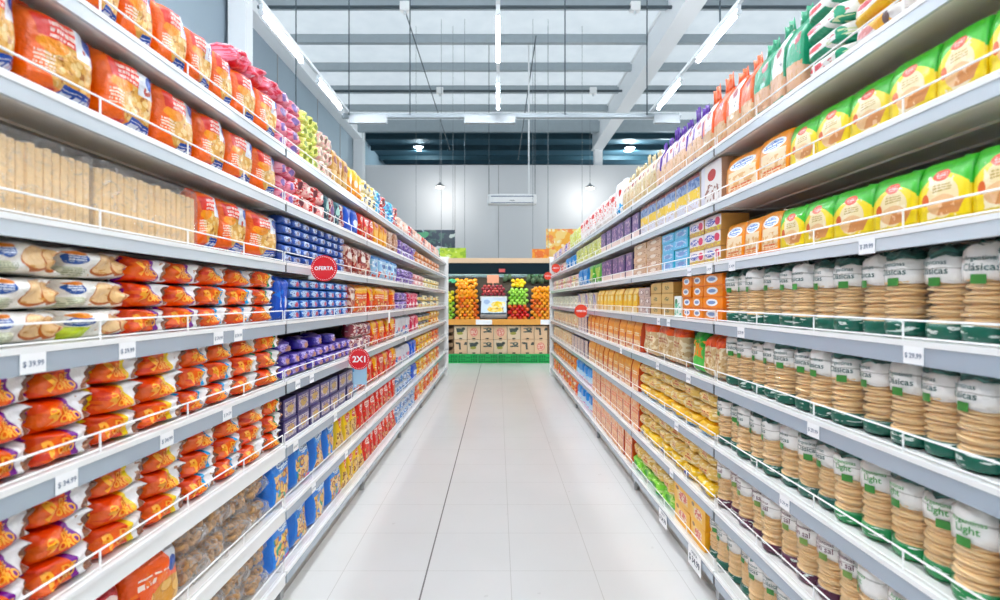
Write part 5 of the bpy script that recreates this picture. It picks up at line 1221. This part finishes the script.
# cartons
def carton_mats(i):
    L = {0: [('e', .5, .6, .26, .1, '4f5e50'), ('r', .3, .75, .5, .78, '3f4a44', .2), ('e', .45, .42, .24, .1, '9c9a4c'), ('e', .72, .74, .14, .1, '3a423e')],
         1: [('e', .5, .5, .3, .3, 'd8837a'), ('e', .5, .5, .24, .25, 'e6c6ae'), ('n', .3, .7, .3, .72, 9, .5, 'd6746c')],
         2: [('r', .2, .85, .48, .58, '44504a'), ('e', .62, .7, .22, .13, '4a5650'), ('r', .2, .6, .72, .8, '56625a'), ('e', .62, .72, .08, .06, 'cdb694')],
         3: [('r', .42, .56, .3, .8, '4a4f48', .1), ('r', .5, .85, .62, .82, '4a4f48', -.4), ('r', .25, .5, .68, .82, '4a4f48', .2)]}[i]
    m = prt('carton_print_%d' % i, 'ddbb98' if i != 0 else 'd9c3a4', L, bump=.05, coat=0, rough=.7, warp=.03)
    return m
CM = [carton_mats(i) for i in range(4)]
cb = []
for i in range(4):
    b, _ = brick(.262, .293, .3, 0, .02, 2); o = b.obj('source_carton_%d' % i, [CM[i], M['kraft']], link=False); cb.append(o)
    mb = MB(); mb.box(-.03, .03, -.1505, -.149, .27, .29); mb.obj('tape_strip', plain('tape_%d' % i, 'c9a27a', .3), o, link=False)
    mb = MB(); mb.box(-.03, .03, -.151, -.1495, .005, .03); mb.obj('hand_slot', M['dark_gap'], o, link=False)
edges = [454, 467.2, 480.5, 493.8, 507.2, 520.6, 534.2, 547.5]
PICT = {0: 'melon picture', 1: 'red round emblem', 2: 'dark tomato picture', 3: 'dark leaf sign'}
top = [0, 1, 2, 1, 0, 2, 3]; bot = [3, 0, 2, 0, 2, 3, 1]
for r, lay in enumerate((bot, top)):
    for c, kk in enumerate(lay):
        o = copy_tree(cb[kk]); o.name = 'carton'
        xa, xb = pxX(edges[c], YD + .03), pxX(edges[c + 1], YD + .03)
        o.location = ((xa + xb) / 2, YD + .18, .188 + r * .296); o.scale = ((xb - xa) / .27, 1, 1)
        tag(o, 'kraft carton with %s, %s from the left in the %s row' % (PICT[kk], ORD[c], 'upper' if r else 'lower'), 'carton', 'kraft cartons under the fruit')
for r in range(4):
    for side in (0, 1):
        mb = MB(); mb.box(-.12, .12, -.15, .15, 0, .03); mb.box(-.12, -.1, -.15, .15, .03, .13); mb.box(.1, .12, -.15, .15, .03, .13); mb.box(-.1, .1, .13, .15, .03, .13); mb.box(-.1, .1, -.15, -.14, .03, .075)
        o = mb.obj('fruit_tray_box', [plain('tray_box_%d%d' % (r, side), '8a6a4a', .7)]); o.location = (pxX(454, YD + .03) - .13 if side == 0 else pxX(547.5, YD + .03) + .13, YD + .18, .188 + r * .147)
        tag(o, 'brown card fruit tray stacked %s of the cartons, %s from the bottom' % ('left' if side == 0 else 'right', ORD[r]), 'fruit tray', 'brown fruit trays beside the cartons')
# stand
root = empty('fruit_stand', (0, 11.1, 0))
X0, X1 = -1.6, 1.65
def rel(y): return y - 11.1
mb = MB(); mb.add([(X0, rel(10.5), .80), (X1, rel(10.5), .80), (X1, rel(11.75), 1.81), (X0, rel(11.75), 1.81), (X0, rel(10.5), .76), (X1, rel(10.5), .76), (X1, rel(11.75), 1.77), (X0, rel(11.75), 1.77)],
                  [(0, 1, 2, 3), (7, 6, 5, 4), (0, 4, 5, 1), (1, 5, 6, 2), (2, 6, 7, 3), (3, 7, 4, 0)])
mb.obj('sloped_board', plain('board_dark', '33291f', .8), root)
mb = MB(); mb.box(X0, X1, rel(10.47), rel(10.5), .785, .9); mb.obj('front_lip', M['tray_orange'], root)
mb = MB(); mb.box(X0, X1, rel(11.78), rel(11.84), 0, 2.2); mb.obj('rear_panel', plain('stand_rear', '9fb8b8', .5), root)
mb = MB(); mb.box(X0, X1, rel(11.2), rel(11.27), 1.855, 2.095); mb.obj('canopy', M['canopy'], root)
mb = MB(); mb.box(X0, X1, rel(11.18), rel(11.8), 2.095, 2.2); mb.obj('canopy_top', M['canopy_lip'], root)
mb = MB(); mb.box(X0 + .05, X1 - .05, rel(11.3), rel(11.34), 2.06, 2.09); mb.obj('canopy_fill_light', M['canopy_fill'], root)  # unseen glowing strip added behind the fascia to brighten the fruit below
mb = MB(); mb.box(X0, X1, rel(11.76), rel(11.778), 1.815, 1.85); mb.obj('mirror_band', M['mirror'], root)
for x in (X0, X1 - .05):
    mb = MB(); mb.box(x, x + .05, rel(11.7), rel(11.78), 0, 1.85); mb.obj('stand_post', M['grey_metal'], root)
tag(root, 'sloped fruit stand with dark canopy at the end of the aisle', 'fruit stand')
for px, w in ((484, .33), (546, .22)):
    mb = MB(); mb.box(-w / 2, w / 2, -.003, 0, 0, .1); o = mb.obj('price_sign', M['tag']); o.location = (pxX(px, 10.46), 10.465, .79)
    tag(o, 'white price card on the orange stand lip, %s one' % ('middle' if px < 500 else 'right'), 'price card')
mb = MB(); mb.box(-.065, .065, -.02, 0, -.035, .035); o = mb.obj('display_sign', plain('sign_pink', 'e0605c', .4)); o.location = (pxX(502, 11.2), 11.195, 1.29 + (300 - 270.5) * 11.2 / F); tag(o, 'small red sign on the dark canopy front', 'sign')
o2 = plain('sign_salmon', 'f0a080', .5)
mb = MB(); mb.box(-.13, .13, -.006, 0, -.09, .09); mb.tube((0, -.003, -.09), (0, -.003, -.24), .006, 6); o = mb.obj('fruit_sign', o2); o.location = (pxX(493, 11.45), 11.45, 1.29 + (300 - 279) * 11.45 / F); tag(o, 'salmon coloured price sign standing above the dark red fruit', 'sign')
# fruit
def fruit_mesh(mat, r, stem=True, sq=.94):
    mb = MB(); mb.sphere((0, 0, 0), r, 12, 8, sq=(1, 1, sq))
    o = mb.obj('source_fruit', mat, smooth=True, link=False)
    if stem:
        s = MB(); s.tube((0, 0, r * sq * .9), (r * .12, 0, r * sq * 1.2), r * .08, 5); s.obj('stem', M['stem'], o, link=False)
    return o
M['stem'] = plain('fruit_stem', '5a4326', .7)
def fm(n, a, b, rough=.35): return prt('fruit_' + n, a, [('n', -1, 2, -1, 2, 3, .52, b)], rough=rough, bump=.1, warp=.05, vary=.12)
FR = {'peach': fruit_mesh(fm('peach', 'f0a44a', 'e8743c'), .046), 'orange': fruit_mesh(fm('orange', 'f8a824', 'f59a1c'), .05, False), 'red_apple': fruit_mesh(fm('red_apple', 'c9302e', 'e2703c'), .047),
      'green_apple': fruit_mesh(fm('green_apple', 'a8d860', '8cc94c'), .046), 'lemon': fruit_mesh(fm('lemon', 'ecd84a', 'c8c63c'), .044, False, 1.1), 'plum': fruit_mesh(fm('plum', '9c3a44', 'd0605c'), .04),
      'pear': fruit_mesh(fm('pear', '7fae3c', 'b9c84c'), .044, True, 1.12), 'banana_yellow': fruit_mesh(fm('yellow', 'f8d030', 'f2b41c'), .05, False, .9)}
def board(y): return .80 + (y - 10.5) * (1.01 / 1.25)
def fill_fruit(kind, name, x0, x1, py0, py1, lab, group, dx=.103, lift=.0, pile=0.0):
    """rows on the sloped board between photo rows py0 (bottom) and py1 (top)"""
    y = 10.56; n = 0; row = 0
    while y < 11.74:
        z = board(y) + .063 + lift; py = 300 - (z - H) * F / y
        if py1 <= py <= py0:
            xa, xb = pxX(x0, y) + .05 + (row % 2) * dx / 2, pxX(x1, y) - .045
            x = xa
            while x <= xb:
                o = copy_tree(FR[kind]); o.name = name
                o.location = (x + random.uniform(-.004, .004), y + random.uniform(-.004, .004), z + random.random() * pile)
                o.rotation_euler = (random.uniform(-.5, .5), random.uniform(-.5, .5), random.uniform(0, 6)); tag(o, lab, 'fruit', group); x += dx; n += 1
            row += 1
        y += .074
fill_fruit('pear', 'pear', 443, 455.5, 320, 303, 'yellow green pear in the rows at the left end of the fruit stand', 'pears')
fill_fruit('lemon', 'lemon', 443, 455, 303, 292, 'yellow lemon above the pears at the left end of the stand', 'lemons')
fill_fruit('peach', 'peach', 455, 480.5, 320, 297.5, 'orange red peach in the block left of the white display bin', 'peaches left of the bin')
fill_fruit('orange', 'orange', 455, 479.5, 297.5, 279, 'bright orange in the pile above the left peaches', 'oranges in the left pile', .1, .02, .05)
fill_fruit('plum', 'plum', 480.5, 507, 297, 285, 'dark red plum in the box above the white display bin', 'plums', .09, .02)
fill_fruit('red_apple', 'apple', 507.5, 530, 320, 304, 'red apple in the block right of the white display bin', 'red apples')
fill_fruit('green_apple', 'apple', 507.5, 530, 304, 287.5, 'green apple in the rows above the red apples', 'green apples')
fill_fruit('peach', 'peach', 530, 553, 320, 297.5, 'orange peach in the block at the right end of the stand', 'peaches at the right end')
fill_fruit('orange', 'orange', 531, 553, 297.5, 288.5, 'bright orange above the right peaches', 'oranges on the right', .1, .02, .03)
fill_fruit('banana_yellow', 'mango', 511, 527, 287.5, 279, 'yellow mango in the heap above the green apples', 'mangoes', .095, .02, .03)
# pineapples
M['pine'] = plain('pineapple_skin', '4f6a4a', .7, noise=.5, nscale=40, bump=.6, bscale=70)
M['pleaf'] = plain('pineapple_leaf', '5f8f6a', .5)
def pineapple():
    mb = MB(); mb.lathe([(.03, 0), (.055, .02), (.065, .07), (.06, .12), (.035, .155)], 12)
    o = mb.obj('source_pineapple', M['pine'], smooth=True, link=False)
    l = MB()
    for i in range(12):
        a = i * 2.4; r = .012 + .003 * (i % 3); L = .08 + .03 * (i % 3)
        c, s = math.cos(a), math.sin(a); t = (-s * .012, c * .012)
        b = (c * r, s * r, .15); e = (c * (r + .05), s * (r + .05), .15 + L)
        l.add([(b[0] - t[0], b[1] - t[1], b[2]), (b[0] + t[0], b[1] + t[1], b[2]), e, (b[0] * .5, b[1] * .5, b[2] + .01)], [(0, 1, 2), (1, 3, 2), (3, 0, 2), (0, 3, 1)])
    l.obj('leaf_crown', M['pleaf'], o, link=False)
    return o
PA = pineapple()
for i, (px, y) in enumerate(((505, 11.55), (509.5, 11.6), (528.5, 11.55), (533, 11.5), (537.5, 11.55), (542, 11.5), (546.5, 11.55), (551, 11.5), (531, 11.68), (540, 11.68), (548, 11.68))):
    o = copy_tree(PA); o.name = 'pineapple'; o.scale = (.82, .82, .85); o.location = (pxX(px, y), y, board(y + .055)); o.rotation_euler = (random.uniform(-.1, .1), random.uniform(-.15, .15), random.uniform(0, 6))
    tag(o, 'dark green pineapple standing at the %s of the fruit stand top' % ('middle' if i < 2 else 'right end'), 'pineapple', 'pineapples, middle' if i < 2 else 'pineapples, right')
# leafy bunch, display bin
mb = MB()
for i in range(26):
    a = i * 2.4; r = .09 * math.sqrt(i / 26); c, s = math.cos(a), math.sin(a)
    mb.sphere((r * c, r * s * .6, .05 + .05 * (1 - i / 26) + .01 * math.sin(i)), .032, 6, 4, sq=(1, 1, .7))
o = mb.obj('lettuce', plain('lettuce_green', '4cc28a', .5, noise=.5, nscale=20)); y = 11.45; o.location = (pxX(452, y), y, board(y) + .07); tag(o, 'green leafy lettuce above the lemons at the left end', 'lettuce')
bm_ = prt('bin_print', 'd3dfe8', [('e', .62, .58, .22, .2, 'f4d04a'), ('e', .55, .3, .32, .16, 'f0c23a'), ('n', .3, .95, .14, .75, 7, .52, 'f5e09a'), ('e', .22, .74, .13, .14, '9fb4d0'), ('n', .4, .9, .15, .5, 9, .6, 'b9903a'), ('r', -1, 2, -1, .1, '33404a')], bump=.05, warp=.04)
root = empty('display_bin', (pxX(493.7, 10.6), 10.6, board(10.6) + .072)); b, _ = brick(26 * 10.6 / F, .56, .1, 0, .05, 3); b.obj('bin_front', [bm_, M['white_metal']], root)
mb = MB(); mb.box(-.26, .26, -.045, .05, .56, .575); mb.obj('bin_rim', M['white_metal'], root)
root.rotation_euler = (-.89, 0, 0); tag(root, 'white and blue display bin with yellow fruit picture amid the fruit', 'display bin')
mb = MB(); y = 11.08; mb.box(-.29, .29, -.02, 0, 0, .1); o = mb.obj('fruit_box_front', plain('fruit_box', 'd9d2c8', .6)); o.location = (pxX(493.7, y), y, board(y) + .005); o['label'] = 'low white box edge before the dark red plums'; o['category'] = 'box'; o.name = 'low_box'

# ------------------------------------------------------------------ camera, world, view
cam = D.cameras.new('camera'); co = D.objects.new('camera', cam); COL.objects.link(co)
cam.sensor_width = 36; cam.lens = F * 36 / 1000; cam.shift_x = (500 - CX) / 1000; cam.clip_start = .02; cam.clip_end = 100
co.location = (0, 0, H); co.rotation_euler = (PI / 2, 0, 0)
cam.dof.use_dof = True; cam.dof.focus_distance = 2.9; cam.dof.aperture_fstop = 3.2
SC.camera = co
w = D.worlds.new('world'); SC.world = w; w.use_nodes = True
w.node_tree.nodes['Background'].inputs[0].default_value = (.86, .94, 1, 1); w.node_tree.nodes['Background'].inputs[1].default_value = 1.12
SC.view_settings.view_transform = 'Standard'; SC.view_settings.look = 'None'; SC.view_settings.exposure = 0.0; SC.view_settings.gamma = 1.0; SC.view_settings.use_curve_mapping = False
SC.cycles.max_bounces = 8; SC.cycles.diffuse_bounces = 5; SC.cycles.glossy_bounces = 4; SC.cycles.transparent_max_bounces = 16; SC.cycles.caustics_reflective = False; SC.cycles.caustics_refractive = False
SC.cycles.sample_clamp_indirect = 6
